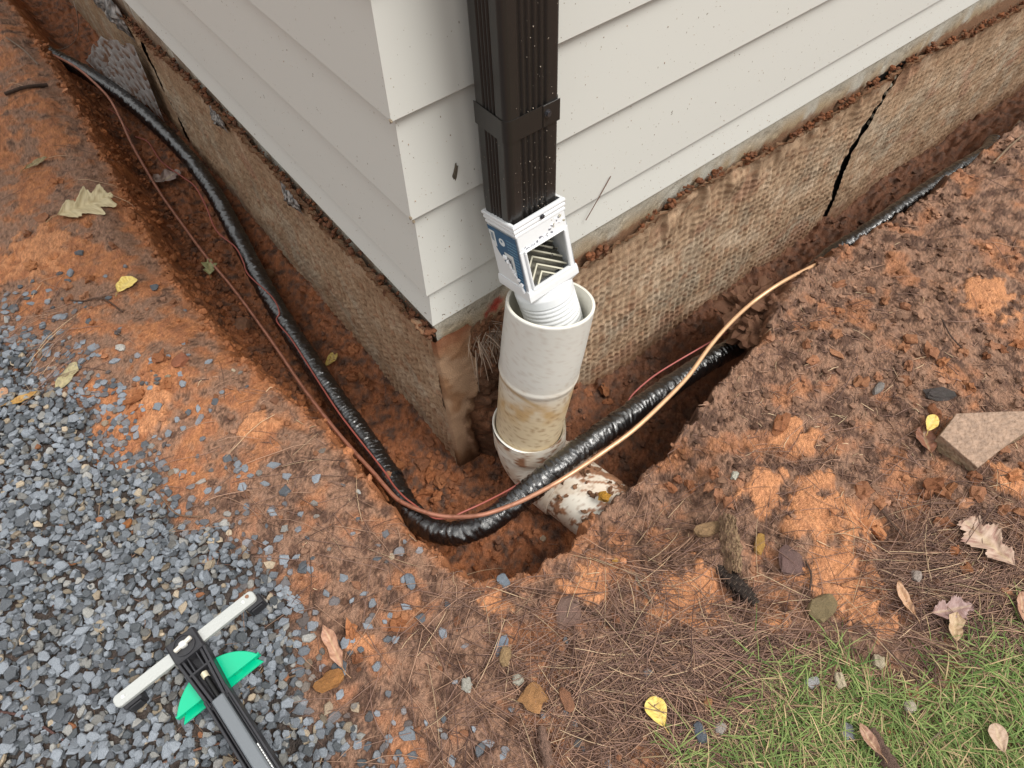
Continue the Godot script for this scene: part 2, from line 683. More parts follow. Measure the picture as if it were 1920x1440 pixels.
func leaf(label: String, at: Vector2, turn: float, length: float, width: float, lobes: float, cut: float, curl: float, fold: float, col: Color, spots: Color, seed_n: int, lift := 0.008, ragged := 0.0, tip := 0.0) -> Node3D:
	var y := height(at.x, at.y)
	var o := thing("leaf", label, "leaf", Vector3(at.x, y + lift, at.y))
	var b := slope_basis(at.x, at.y, 0.04)
	o.basis = b * Basis(Vector3.UP, turn) * Basis(Vector3.RIGHT, tip)
	obj("blade", leaf_mesh(length, width, lobes, cut, curl, fold, col, spots, seed_n, ragged), M.leaf, o)
	var st := MB.new()
	var q := PackedVector3Array([Vector3(-length * 0.5 + 0.004, curl * length * 0.4, 0), Vector3(-length * 0.62, curl * length * 0.3 + 0.002, length * 0.02), Vector3(-length * 0.74, 0.0, length * 0.06)])
	var sc := col.lerp(Color(0.25, 0.15, 0.07), 0.6)
	tube(st, q, 5, func(_s, _a, _p): return 0.0009, func(_s, _a, _p): return sc)
	obj("stem", st, M.leaf, o)
	return o

func stone(called: String, label: String, category: String, at: Vector2, turn: float, e: Vector3, col: Color, seed_n: int, lumpy := 0.3, sink := 0.35, y := -99.0, m: Material = null) -> MeshInstance3D:
	var mb := MB.new()
	rock(mb, Transform3D.IDENTITY, e, col, seed_n, lumpy)
	var o := obj(called, mb, m if m else M.stone)
	var h := height(at.x, at.y) if y < -9.0 else y
	o.position = Vector3(at.x, h + e.y * (1.0 - 2.0 * sink), at.y)
	o.rotation.y = turn
	tag(o, label, category)
	return o

# ---------------------------------------------------------------- materials
func make_materials() -> void:
	var fine := grey(noise(FastNoiseLite.TYPE_SIMPLEX_SMOOTH, 0.045, 5, 21), 1024, 0.70, 1.0)
	var fine_hi := grey(noise(FastNoiseLite.TYPE_SIMPLEX_SMOOTH, 0.045, 5, 21), 1024, 0.72, 1.0)
	var crumb_n := noise(FastNoiseLite.TYPE_CELLULAR, 0.035, 3, 22)
	var crumb := grey(crumb_n, 1024, 1.0, 0.0)
	var grain := grey(noise(FastNoiseLite.TYPE_SIMPLEX_SMOOTH, 0.09, 4, 23), 1024, 0.0, 1.0)
	var soil_m := tri_tex(mat(0.6), 7.1, fine, crumb, 0.3)
	soil_m.albedo_color = Color(1, 1, 1)
	soil_m.metallic_specular = 0.22
	M.soil = soil_m
	soil_m.heightmap_scale = 0.30
	M.crumb = tri_tex(mat(0.7), 9.0, fine_hi, grain, 0.12)
	var st := tri_tex(mat(0.42), 9.0, fine_hi, grain, 0.10)
	st.metallic_specular = 0.5
	M.slate = st
	M.stone = tri_tex(mat(0.6), 8.0, fine_hi, grain, 0.22, false)
	M.wood = tri_tex(mat(0.75), 7.0, fine_hi, grain, 0.4, false)
	M.slab = tri_tex(mat(0.7), 1.1, fine_hi, grain, 0.3)
	M.needle = mat(0.6)
	M.needle.metallic_specular = 0.25
	M.leaf = mat(0.55)
	M.leaf.backlight_enabled = true
	M.leaf.backlight = Color(0.25, 0.25, 0.25)
	M.grass = mat(0.5)
	M.grass.metallic_specular = 0.25
	M.grass.backlight_enabled = true
	M.grass.backlight = Color(0.4, 0.4, 0.4)
	# painted fibre cement with spattered dirt
	var im := Image.create(1024, 1024, false, Image.FORMAT_RGB8)
	im.fill(Color(0.985, 0.985, 0.985))
	var r2 := RandomNumberGenerator.new()
	r2.seed = 77
	for k in 700:
		var x := r2.randi_range(0, 1020)
		var y := r2.randi_range(0, 1020)
		var v := r2.randf_range(0.5, 0.9)
		var big := r2.randf()
		var w := 1 if big < 0.72 else 2
		var h := 1 if big < 0.5 else (2 if big < 0.93 else 4)
		im.fill_rect(Rect2i(x, y, w, h), Color(v, v * 0.93, v * 0.84))
	for k in 9:
		var x := r2.randi_range(0, 1010)
		var y := r2.randi_range(0, 1010)
		for q in r2.randi_range(3, 9):
			im.fill_rect(Rect2i(x + r2.randi_range(0, 7), y + r2.randi_range(0, 9), 2, 2), Color(0.42, 0.36, 0.3))
	var spatter := ImageTexture.create_from_image(im)
	M.siding = tri_tex(mat(0.5, Color(0.805, 0.808, 0.788)), 1.35, spatter, null, 0.0)
	M.siding.metallic_specular = 0.35
	M.concrete = tri_tex(mat(0.85), 5.0, fine_hi, grain, 0.35)
	M.mat_cloth = tri_tex(mat(0.9), 6.0, fine_hi, grain, 0.22)
	M.mat_cloth.metallic_specular = 0.15
	M.crumb.metallic_specular = 0.2
	M.black = mat(0.5, Color(0.03, 0.03, 0.03), false)
	M.film = mat(0.16, Color(0.05, 0.05, 0.055), false)
	M.film.metallic_specular = 0.7
	M.film.clearcoat_enabled = true
	M.film.clearcoat = 0.6
	M.film.clearcoat_roughness = 0.06
	tri_tex(M.film, 14.0, null, grain, 0.03)
	M.pvc = tri_tex(mat(0.42), 5.0, null, grain, 0.02)
	M.copper = mat(0.36, Color.WHITE, true)
	M.copper.metallic = 0.35
	M.wire = mat(0.45)
	M.brown_metal = tri_tex(mat(0.34, Color(0.145, 0.135, 0.128), false), 3.0, null, grain, 0.01)
	M.screw = mat(0.35, Color(0.36, 0.36, 0.38), false)
	M.screw.metallic = 0.8
	M.white_plastic = tri_tex(mat(0.38, Color(0.86, 0.87, 0.88), false), 5.0, null, grain, 0.015)
	M.plain = mat(0.6)
	M.alu = tri_tex(mat(0.42), 2.5, null, grain, 0.05, false)
	M.alu.metallic = 0.25
	M.black_plastic = tri_tex(mat(0.36, Color(0.16, 0.16, 0.175), false), 9.0, null, grain, 0.02, false)
	M.green = mat(0.28, Color(0.0, 0.70, 0.52), false)
	M.grey_metal = tri_tex(mat(0.45, Color(0.42, 0.44, 0.46), false), 8.0, null, grain, 0.03, false)
	M.roof = mat(0.9, Color(0.25, 0.24, 0.23), false)

# ---------------------------------------------------------------- house
func lap_board(along_x: bool, y0: float, y1: float, length: float) -> MB:
	# bottom edge stands at the wall's face plane, top leans back 9 mm
	var mb := MB.new()
	var lean := 0.0125 if along_x else 0.019
	var th := 0.0075
	var n := 1
	var prof := [Vector2(-th, 0.0), Vector2(-0.0012, 0.0), Vector2(0.0, 0.0014), Vector2(-lean, y1 - y0), Vector2(-lean - th, y1 - y0)]
	for k in prof.size():
		var p: Vector2 = prof[k]
		var q: Vector2 = prof[(k + 1) % prof.size()]
		for i in n:
			var l0 := length * i / n
			var l1 := length * (i + 1) / n
			var c := Color.WHITE
			if along_x:
				var s0 := l0 - (p.x if i == 0 else 0.0) - 0.0008
				var s2 := l0 - (q.x if i == 0 else 0.0) - 0.0008
				mb.quad(Vector3(s0, y0 + p.y, p.x), Vector3(s2, y0 + q.y, q.x), Vector3(l1, y0 + q.y, q.x), Vector3(l1, y0 + p.y, p.x), c)
			else:
				var s0 := l0 - (p.x if i == 0 else 0.0) + 0.0006
				var s2 := l0 - (q.x if i == 0 else 0.0) + 0.0006
				mb.quad(Vector3(-p.x, y0 + p.y, -l1), Vector3(-q.x, y0 + q.y, -l1), Vector3(-q.x, y0 + q.y, -s2), Vector3(-p.x, y0 + p.y, -s0), c)
	# the sawn end at the corner
	for k in range(1, prof.size() - 1):
		var t: Array[Vector3] = []
		for p: Vector2 in [prof[0], prof[k], prof[k + 1]]:
			t.push_back(Vector3(-p.x - 0.0008, y0 + p.y, p.x) if along_x else Vector3(-p.x, y0 + p.y, p.x - 0.0006))
		if along_x:
			mb.tri(t[0], t[2], t[1])
		else:
			mb.tri(t[0], t[1], t[2])
	return mb

var n_mat := noise(FastNoiseLite.TYPE_SIMPLEX_SMOOTH, 5.0, 3, 41)
var n_fold := noise(FastNoiseLite.TYPE_SIMPLEX_SMOOTH, 22.0, 2, 42)
var n_edge := noise(FastNoiseLite.TYPE_SIMPLEX_SMOOTH, 14.0, 4, 43)
var n_tear := noise(FastNoiseLite.TYPE_SIMPLEX_SMOOTH, 60.0, 2, 44)

# fabric-faced drainage mat on a wall; s runs along the wall, out is the way it faces
func drain_mat(right: bool, s0: Callable, s1: Callable, length: float, step: float, top: Callable, bottom: float, tint: Color, folds: Array) -> MB:
	var mb := MB.new()
	var nu := int(length / step) + 1
	var nv := int(0.72 / step)
	var pts := PackedVector3Array()
	var cols := PackedColorArray()
	for j in nv:
		var v := float(j) / (nv - 1)
		for i in nu:
			var s_top: float = s0.call(0.0)
			var y := lerpf(0.06, bottom, v)
			var sa: float = s0.call(y)
			var sb: float = s1.call(y)
			var s := lerpf(sa, sb, float(i) / (nu - 1))
			var ty: float = top.call(s) + n_edge.get_noise_1d(s * 1.6) * 0.014
			y = lerpf(ty, bottom, v)
			var below := ty - y
			# imprint of the studs, warped a little, fading near the top
			var ws := s + 0.010 * n_mat.get_noise_2d(s, y) + y * 0.06
			var wy := y + 0.014 * n_mat.get_noise_2d(s + 7.0, y * 1.0) + s * 0.02
			var p := 0.0212
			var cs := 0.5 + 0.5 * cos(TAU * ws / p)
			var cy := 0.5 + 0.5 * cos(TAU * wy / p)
			var stud := 0.0064 * (0.95 * pow(cs, 1.1) + 0.34 * pow(cy, 1.4)) * smooth(0.01, 0.08, below) * (0.75 + 0.6 * n_mat.get_noise_2d(s * 2.0, y * 2.0))
			var out := 0.004 + stud + 0.004 * n_mat.get_noise_2d(s * 0.8, y * 0.8)
			out += 0.0016 * n_fold.get_noise_2d(s, y * 0.6)
			# gathered folds where a nail holds the top
			for f: Vector2 in folds:
				var ds := s - f.x
				var r := Vector2(ds, below - 0.015).length()
				if r < f.y:
					var ang := atan2(ds, below + 0.02)
					out += 0.013 * (1.0 - r / f.y) * sin(ang * 7.0 + 2.0 * n_mat.get_noise_1d(s * 4.0)) * smooth(0.0, 0.03, below)
			var ridge := smooth(0.013 + 0.016 * n_edge.get_noise_1d(s * 2.0 + 50.0), 0.0, below)
			var cr := nD.get_noise_2d(s * 1.7, y * 1.7) + 0.5
			out += ridge * (0.008 + 0.014 * (0.6 - cr))
			out = maxf(out, 0.0005)
			pts.push_back(Vector3(s, y, out) if right else Vector3(-out, y, -s))
			var e := n_mat.get_noise_2d(s * 1.3 + 3.0, y * 1.3)
			var d := n_edge.get_noise_2d(s * 1.5, y * 1.5 + 20.0)
			var g := n_fold.get_noise_2d(s * 2.2 + 8.0, y * 2.2)
			var c := tint
			c = c.lerp(Color(tint.r * 1.22, tint.g * 1.32, tint.b * 1.42), smooth(0.0, 0.55, e))
			c = c.lerp(Color(0.62, 0.54, 0.42), 0.5 * smooth(0.0, 0.4, n_mat.get_noise_2d(s * 0.9 + 40.0, y * 0.9)) * smooth(0.1, -0.3, y))
			c = c.lerp(Color(0.60, 0.32, 0.22), 0.55 * smooth(0.28, 0.55, n_mat.get_noise_2d(s * 0.7 + 80.0, y * 0.9)))
			c = c.lerp(Color(0.52, 0.25, 0.14), 0.5 * smooth(0.12, 0.5, d))
			c = c.lerp(Color(0.31, 0.19, 0.115), 0.45 * smooth(0.05, 0.45, g - 0.3 * e))
			c = c.lerp(Color(0.42, 0.25, 0.15), 0.3 * smooth(0.16, 0.02, below))
			# shade painted into the hollows of the weave to bring out the relief
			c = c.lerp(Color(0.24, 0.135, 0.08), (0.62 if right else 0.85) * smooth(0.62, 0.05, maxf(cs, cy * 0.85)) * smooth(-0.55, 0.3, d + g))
			c = c.lerp(Color(0.33, 0.165, 0.09), ridge * 0.9)
			c = c.lerp(Color(0.34, 0.18, 0.10), smooth(-0.40, -0.54, y + 0.05 * d))
			c = c * (1.0 + 0.12 * n_tear.get_noise_2d(s, y))
			c.a = 1.0
			cols.push_back(c)
	mb.grid(pts, cols, nu, nv, not right)
	if not right:
		pass
	return mb

func concrete_wall(right: bool, length: float) -> MB:
	var mb := MB.new()
	var nu := int(length / 0.008)
	var nv := 60
	var pts := PackedVector3Array()
	var cols := PackedColorArray()
	for j in nv:
		for i in nu:
			var s := length * i / (nu - 1) + 0.0
			var y := lerpf(0.104, -0.28, float(j) / (nv - 1))
			var e := n_mat.get_noise_2d(s * 1.2, y * 1.2 + 9.0)
			var f := n_tear.get_noise_2d(s, y)
			var out := -0.005 + 0.0009 * n_fold.get_noise_2d(s * 2.0, y * 2.0)
			var pit := smooth(0.28, 0.5, n_tear.get_noise_2d(s * 3.0 + 40.0, y * 3.0) + 0.3 * e)
			out -= 0.003 * pit
			pts.push_back(Vector3(s + 0.005, y, out) if right else Vector3(-out + 0.0005, y, -s - 0.0055))
			var c := Color(0.80, 0.765, 0.66)
			c = c.lerp(Color(0.68, 0.63, 0.52), smooth(-0.1, 0.4, e))
			c = c.lerp(Color(0.58, 0.38, 0.17), 0.75 * smooth(0.10, 0.03, y + 0.03 * e) * smooth(-0.2, 0.4, n_edge.get_noise_1d(s * 0.6 + 3.0) + 0.3))
			c = c.lerp(Color(0.34, 0.28, 0.21), pit * 0.45)
			c = c.lerp(Color(0.36, 0.19, 0.10), smooth(0.044 - 0.016 * smooth(0.35, 0.2, s), 0.026 - 0.016 * smooth(0.35, 0.2, s), y + 0.014 * n_edge.get_noise_1d(s * 1.6) + 0.008 * f) if right else smooth(0.052, 0.03, y + 0.012 * f + 0.01 * e))
			if right:
				# sprayed marking paint
				var q := Vector2((s - 0.143) / 0.024, (y - 0.043 - (s - 0.143) * 0.25) / 0.016)
				c = c.lerp(Color(0.74, 0.075, 0.045), 0.95 * smooth(1.35, 0.4, q.length() + 0.7 * f))
			else:
				c = c.lerp(Color(0.36, 0.23, 0.145), 0.8 * smooth(-0.1, 0.3, n_edge.get_noise_1d(s * 0.9) + 0.2))
			c.a = 1.0
			cols.push_back(c)
	mb.grid(pts, cols, nu, nv, not right)
	return mb

func build_house() -> void:
	var h := thing("house", "house corner in pale beige lap siding on a concrete foundation", "house")
	var lv := [0.094, 0.178]
	while lv[-1] < 2.6:
		lv.push_back(lv[-1] + 0.178)
	for side in 2:
		for i in lv.size() - 1:
			var top: float = lv[i + 1] + (0.012 if i > 0 else 0.01)
			obj("siding_board", lap_board(side == 0, lv[i], top, 5.0 if side == 0 else 4.6), M.siding, h)
	var core := MB.new()
	core.box(Vector3(0.0215, 0.02, -4.6), Vector3(5.0, 2.72, -0.0215))
	obj("wall_sheathing", core, mat(0.9, Color(0.5, 0.47, 0.42), false), h)
	var fo := MB.new()
	fo.box(Vector3(0.022, -1.0, -4.58), Vector3(4.98, 0.016, -0.022))
	obj("foundation_core", fo, M.roof, h)
	obj("foundation_wall", concrete_wall(true, 4.6), M.concrete, h)
	obj("foundation_wall", concrete_wall(false, 4.4), M.concrete, h)
	var ro := MB.new()
	ro.box(Vector3(-0.3, 2.74, -4.9), Vector3(5.3, 2.86, 0.3), Transform3D.IDENTITY, 0.004)
	obj("roof", ro, mat(0.7, Color(0.75, 0.74, 0.7), false), h)
	var splash := MB.new()
	for k in 1500:
		var right := rng.randf() < 0.8
		var y := 0.1 + 0.42 * pow(rng.randf(), 2.6)
		var s := 0.01 + 2.6 * pow(rng.randf(), 1.5)
		var in_board := fposmod(y - 0.178, 0.178) if y > 0.178 else y - 0.094
		var back := -in_board * (0.0125 if right else 0.019) / (0.19 if y > 0.178 else 0.094)
		var r := 0.0003 + 0.0009 * pow(rng.randf(), 4.0)
		var c := Color(0.34, 0.25, 0.18) * rnd(0.5, 1.2)
		c.a = 1.0
		rock(splash, Transform3D(Basis.IDENTITY, Vector3(s, y, back) if right else Vector3(-back, y, -s)), Vector3(r, r * rnd(0.7, 1.6), r) if right else Vector3(r, r, r), c, k, 0.4, 3, 5)
	mass("mud_spatter", splash, M.plain, h)
	# a chip in the paint
	var nick := MB.new()
	rock(nick, Transform3D(Basis(Vector3.FORWARD, 0.25), Vector3(0.0925, 0.4015, -0.0022)), Vector3(0.0035, 0.0125, 0.0016), Color(0.16, 0.13, 0.09), 5, 0.8)
	obj("paint_chip", nick, M.stone, h)
	# small peels at the cut corner edges of the boards
	for q: Vector2 in [Vector2(0.536, 0.0), Vector2(0.362, 0.0), Vector2(0.352, 0.004)]:
		var pe := MB.new()
		rock(pe, Transform3D(Basis.IDENTITY, Vector3(-0.0005 + q.y, q.x, -0.001)), Vector3(0.0022, 0.0035, 0.0018), Color(0.55, 0.45, 0.33), 7, 0.8)
		obj("frayed_edge", pe, M.stone, h)

func build_mats() -> void:
	var rt := func(s: float) -> float: return 0.036 + 0.022 * smooth(0.5, 0.7, s) - 0.03 * smooth(0.7, 1.0, s) - 0.045 * smooth(1.5, 2.2, s) + 0.006 * sin(s * 9.0)
	var nails := [Vector2(0.62, 0.13), Vector2(0.74, 0.20), Vector2(0.94, 0.20), Vector2(1.16, 0.13), Vector2(1.34, 0.12)]
	var crack := func(y: float) -> float: return 1.462 - 0.05 * smooth(-0.05, -0.25, y) + 0.03 * smooth(-0.2, -0.4, y) + 0.05 * smooth(-0.1, 0.05, y)
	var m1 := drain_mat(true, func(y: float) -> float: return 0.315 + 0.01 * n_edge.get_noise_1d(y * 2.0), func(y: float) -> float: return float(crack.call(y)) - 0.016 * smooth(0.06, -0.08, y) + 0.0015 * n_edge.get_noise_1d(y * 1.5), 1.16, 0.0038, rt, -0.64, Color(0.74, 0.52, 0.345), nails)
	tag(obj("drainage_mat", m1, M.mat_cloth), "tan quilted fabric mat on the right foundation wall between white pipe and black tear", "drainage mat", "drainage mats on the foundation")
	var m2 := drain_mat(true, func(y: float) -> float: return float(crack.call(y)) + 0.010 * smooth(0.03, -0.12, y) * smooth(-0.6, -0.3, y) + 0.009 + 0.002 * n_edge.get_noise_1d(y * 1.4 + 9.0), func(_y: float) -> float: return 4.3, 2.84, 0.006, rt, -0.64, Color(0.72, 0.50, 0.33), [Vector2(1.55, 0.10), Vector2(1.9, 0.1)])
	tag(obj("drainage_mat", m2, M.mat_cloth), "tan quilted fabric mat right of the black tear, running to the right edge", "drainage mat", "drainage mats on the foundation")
	var lt := func(s: float) -> float: return 0.078 - 0.06 * smooth(1.0, 1.7, s) + 0.004 * sin(s * 11.0)
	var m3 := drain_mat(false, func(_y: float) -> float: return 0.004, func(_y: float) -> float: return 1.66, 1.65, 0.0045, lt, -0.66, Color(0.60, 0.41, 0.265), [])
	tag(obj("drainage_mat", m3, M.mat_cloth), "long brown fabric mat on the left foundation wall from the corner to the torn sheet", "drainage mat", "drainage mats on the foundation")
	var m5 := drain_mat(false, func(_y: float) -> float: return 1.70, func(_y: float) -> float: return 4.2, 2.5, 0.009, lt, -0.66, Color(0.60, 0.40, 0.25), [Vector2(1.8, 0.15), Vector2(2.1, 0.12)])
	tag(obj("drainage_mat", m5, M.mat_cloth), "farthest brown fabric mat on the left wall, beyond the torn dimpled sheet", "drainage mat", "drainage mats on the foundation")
	# the narrow flap that wraps the corner towards the white pipe
	var mb := MB.new()
	var nu := 34
	var nv := 150
	var pts := PackedVector3Array()
	var cols := PackedColorArray()
	for j in nv:
		for i in nu:
			var v := float(j) / (nv - 1)
			var y := lerpf(0.052, -0.64, v)
			var w := 0.082 - 0.035 * smooth(-0.12, -0.3, y) + 0.012 * smooth(-0.3, -0.45, y) + 0.010 * n_edge.get_noise_1d(y * 2.2)
			var s := w * i / (nu - 1)
			var out := 0.0045 + 0.0035 * sin(y * 55.0 + s * 60.0 + 3.0 * n_mat.get_noise_2d(s * 4.0, y * 2.0)) * (0.3 + 0.4 * n_fold.get_noise_2d(s, y)) + 0.003 * n_mat.get_noise_2d(s * 3.0, y * 3.0)
			out += 0.012 * smooth(0.7, 1.0, float(i) / (nu - 1)) * (0.6 + n_edge.get_noise_1d(y * 1.3 + 7.0)) * smooth(-0.02, -0.1, y)
			pts.push_back(Vector3(s - 0.007, y, out) if i > 0 else Vector3(-0.0085, y, -0.006))
			var c := Color(0.60, 0.39, 0.25)
			var e := n_mat.get_noise_2d(s * 2.0, y * 1.6)
			c = c.lerp(Color(0.45, 0.25, 0.14), smooth(-0.1, 0.4, e))
			c = c.lerp(Color(0.36, 0.15, 0.08), smooth(0.0, 0.05, y + 0.02 * e))
			c = c.lerp(Color(0.19, 0.10, 0.055), smooth(0.62, 0.95, float(i) / (nu - 1) + 0.25 * n_edge.get_noise_2d(s * 2.0, y)) * smooth(-0.1, -0.22, y))
			c = c.lerp(Color(0.17, 0.085, 0.045), smooth(-0.34, -0.47, y))
			c.a = 1.0
			cols.push_back(c)
	mb.grid(pts, cols, nu, nv)
	tag(obj("drainage_mat", mb, M.mat_cloth), "narrow smooth tan fabric flap wrapped round the foundation corner left of white pipe", "drainage mat", "drainage mats on the foundation")
	# black core sheet seen through the tear
	var bk := MB.new()
	bk.box(Vector3(1.38, -0.62, -0.009), Vector3(1.60, 0.03, -0.004))
	var core := obj("dimple_core", bk, M.black)
	tag(core, "black plastic core showing through the tear in the right mat", "plastic sheet")
	var studs := MB.new()
	for k in 7:
		var y := -0.005 - k * 0.021
		rock(studs, Transform3D(Basis.IDENTITY, Vector3(1.515 - k * 0.006, y, 0.0)), Vector3(0.006, 0.006, 0.005), Color(0.62, 0.55, 0.42) if k % 2 else Color(0.35, 0.28, 0.2), 90 + k, 0.4, 5, 7)
	obj("stud", studs, M.stone, core)
	# torn piece of dimpled sheet hanging off the left wall onto the black pipe
	var a := Vector3(-0.030, -0.045, -1.70)
	var b := Vector3(-0.035, -0.38, -1.83)
	var c0 := Vector3(-0.1317, -0.33, -2.3452)
	var d0 := Vector3(-0.1053, -0.35, -2.073)
	var sh := MB.new()
	var n1 := 70
	var n2 := 64
	var sp := PackedVector3Array()
	var sc := PackedColorArray()
	for j in n2:
		for i in n1:
			var u := float(i) / (n1 - 1)
			var v := float(j) / (n2 - 1)
			var ragged := 0.05 * n_edge.get_noise_1d(u * 0.5) 
			var vv := v * (1.0 + ragged)
			var p := a.lerp(c0, u).lerp(b.lerp(d0, u), vv)
			p.y += 0.055 * sin(PI * u) * (1.0 - 0.6 * v) + 0.02 * n_fold.get_noise_2d(u * 0.12, v * 0.1)
			var pu := u * 9.0
			var pv := v * 7.0 + (0.5 if int(floor(pu)) % 2 else 0.0)
			var q := Vector2(pu - floor(pu) - 0.5, pv - floor(pv) - 0.5).length()
			var hole := 1.0 - smooth(0.20, 0.36, q)
			p.y -= 0.016 * hole
			sp.push_back(p)
			var cc := Color(0.30, 0.275, 0.26).lerp(Color(0.46, 0.43, 0.41), smooth(0.0, 0.4, n_fold.get_noise_2d(u, v)))
			cc = cc.lerp(Color(0.17, 0.085, 0.045), clampf(hole * 0.75 + smooth(0.2, 0.5, n_mat.get_noise_2d(u * 0.9, v * 0.9)), 0.0, 1.0))
			cc.a = 1.0
			sc.push_back(cc)
	sh.grid(sp, sc, n1, n2)
	tag(obj("dimpled_sheet", sh, mat(0.4)), "torn grey dimpled plastic sheet hanging off the left wall onto black pipe", "plastic sheet")
	# folds of black and grey membrane peeling along the left sill
	for k in 6:
		var z := -1.86 - 0.16 * k if k < 4 else (-0.60 if k == 4 else -1.02)
		var L := 0.10 if k < 4 else 0.05
		var fm := MB.new()
		var fp := PackedVector3Array()
		var fc := PackedColorArray()
		for j in 16:
			for i in 24:
				var u := float(i) / 23
				var v := float(j) / 15
				var o := 0.012 + (0.034 if k < 4 else 0.018) * sin(PI * v) * (0.7 + 0.6 * n_fold.get_noise_2d(u * 0.3 + k, v * 0.2)) * sin(PI * clampf(u + 0.05, 0, 1))
				fp.push_back(Vector3(-o, (0.055 if k >= 4 else 0.045) - (0.11 if k < 4 else 0.05) * v + 0.012 * n_fold.get_noise_1d(u * 0.4 + k), z - (u - 0.5) * 2.0 * L))
				var cc := Color(0.05, 0.045, 0.042).lerp(Color(0.34, 0.31, 0.29), smooth(-0.05, 0.35, n_fold.get_noise_2d(u * 0.35 + k * 3.0, v * 0.4)))
				fc.push_back(cc)
		fm.grid(fp, fc, 24, 16, true)
		tag(obj("membrane_scrap", fm, mat(0.45)), ["crumpled black membrane scrap on the left sill, just beyond the hanging dimpled sheet", "second crumpled grey membrane scrap on the left sill beyond the dimpled sheet", "third membrane scrap on the left sill, near the top edge", "farthest black membrane scrap on the left sill", "small torn membrane tab on the left sill, the nearer to the house corner", "small torn membrane tab on the left sill, by the straw litter"][k], "membrane", "membrane scraps along the left sill")

func build_bank() -> void:
	# damp soil still stuck to the wall behind the riser
	var mb := MB.new()
	var nu := 80
	var nv := 160
	var pts := PackedVector3Array()
	var cols := PackedColorArray()
	for j in nv:
		for i in nu:
			var u := float(i) / (nu - 1)
			var v := float(j) / (nv - 1)
			var y := lerpf(0.03, -0.60, v)
			var s := lerpf(0.045, 0.36, u)
			var o := -0.008 + 0.05 * sin(PI * clampf(u * 1.02, 0, 1)) * smooth(0.0, 0.25, v) + 0.05 * v * v
			o += 0.016 * n_edge.get_noise_2d(s * 0.8, y * 0.8) * smooth(0.0, 0.1, v) + 0.012 * (0.5 - (nD.get_noise_2d(s, y) + 0.5)) + 0.004 * nC.get_noise_2d(s * 1.5, y * 1.5)
			o *= smooth(0.0, 0.12, u) * smooth(1.0, 0.9, u) + 0.02
			pts.push_back(Vector3(s, y, o - 0.006))
			var e := nC.get_noise_2d(s * 1.3, y * 1.3)
			var c := Color(0.15, 0.08, 0.05).lerp(Color(0.31, 0.15, 0.085), smooth(-0.2, 0.4, e + n_mat.get_noise_2d(s, y)))
			c.a = 1.0
			cols.push_back(c)
	mb.grid(pts, cols, nu, nv)
	tag(obj("soil_bank", mb, M.soil), "dark soil stuck to the foundation behind white drain pipe", "", "", "structure")

# ---------------------------------------------------------------- downspout and drain
func ribbed(w: float, d: float) -> PackedVector2Array:
	var half := PackedVector2Array()
	var out := PackedVector2Array()
	var r := 0.010
	for side in 4:
		var L := w if side % 2 == 0 else d
		var D := d if side % 2 == 0 else w
		var ang := -PI / 2 * side
		var rot := func(p: Vector2) -> Vector2: return p.rotated(ang)
		# along this face from -L/2+r to L/2-r at distance D/2
		var flat := 0.013
		var n_r := 5 if side % 2 == 0 else 4
		var span := L - 2.0 * r - 2.0 * flat
		out.push_back(rot.call(Vector2(-L / 2 + r, D / 2)))
		for k in n_r * 8 + 1:
			var t := float(k) / (n_r * 8)
			var x := -L / 2 + r + flat + span * t
			var g := 0.5 - 0.5 * cos(TAU * t * n_r)
			out.push_back(rot.call(Vector2(x, D / 2 - 0.0042 * pow(g, 1.6))))
		for k in 6:
			var a := PI / 2 * (1.0 - float(k) / 5.0)
			out.push_back(rot.call(Vector2(L / 2 - r + cos(a) * r, D / 2 - r + sin(a) * r)))
	return out

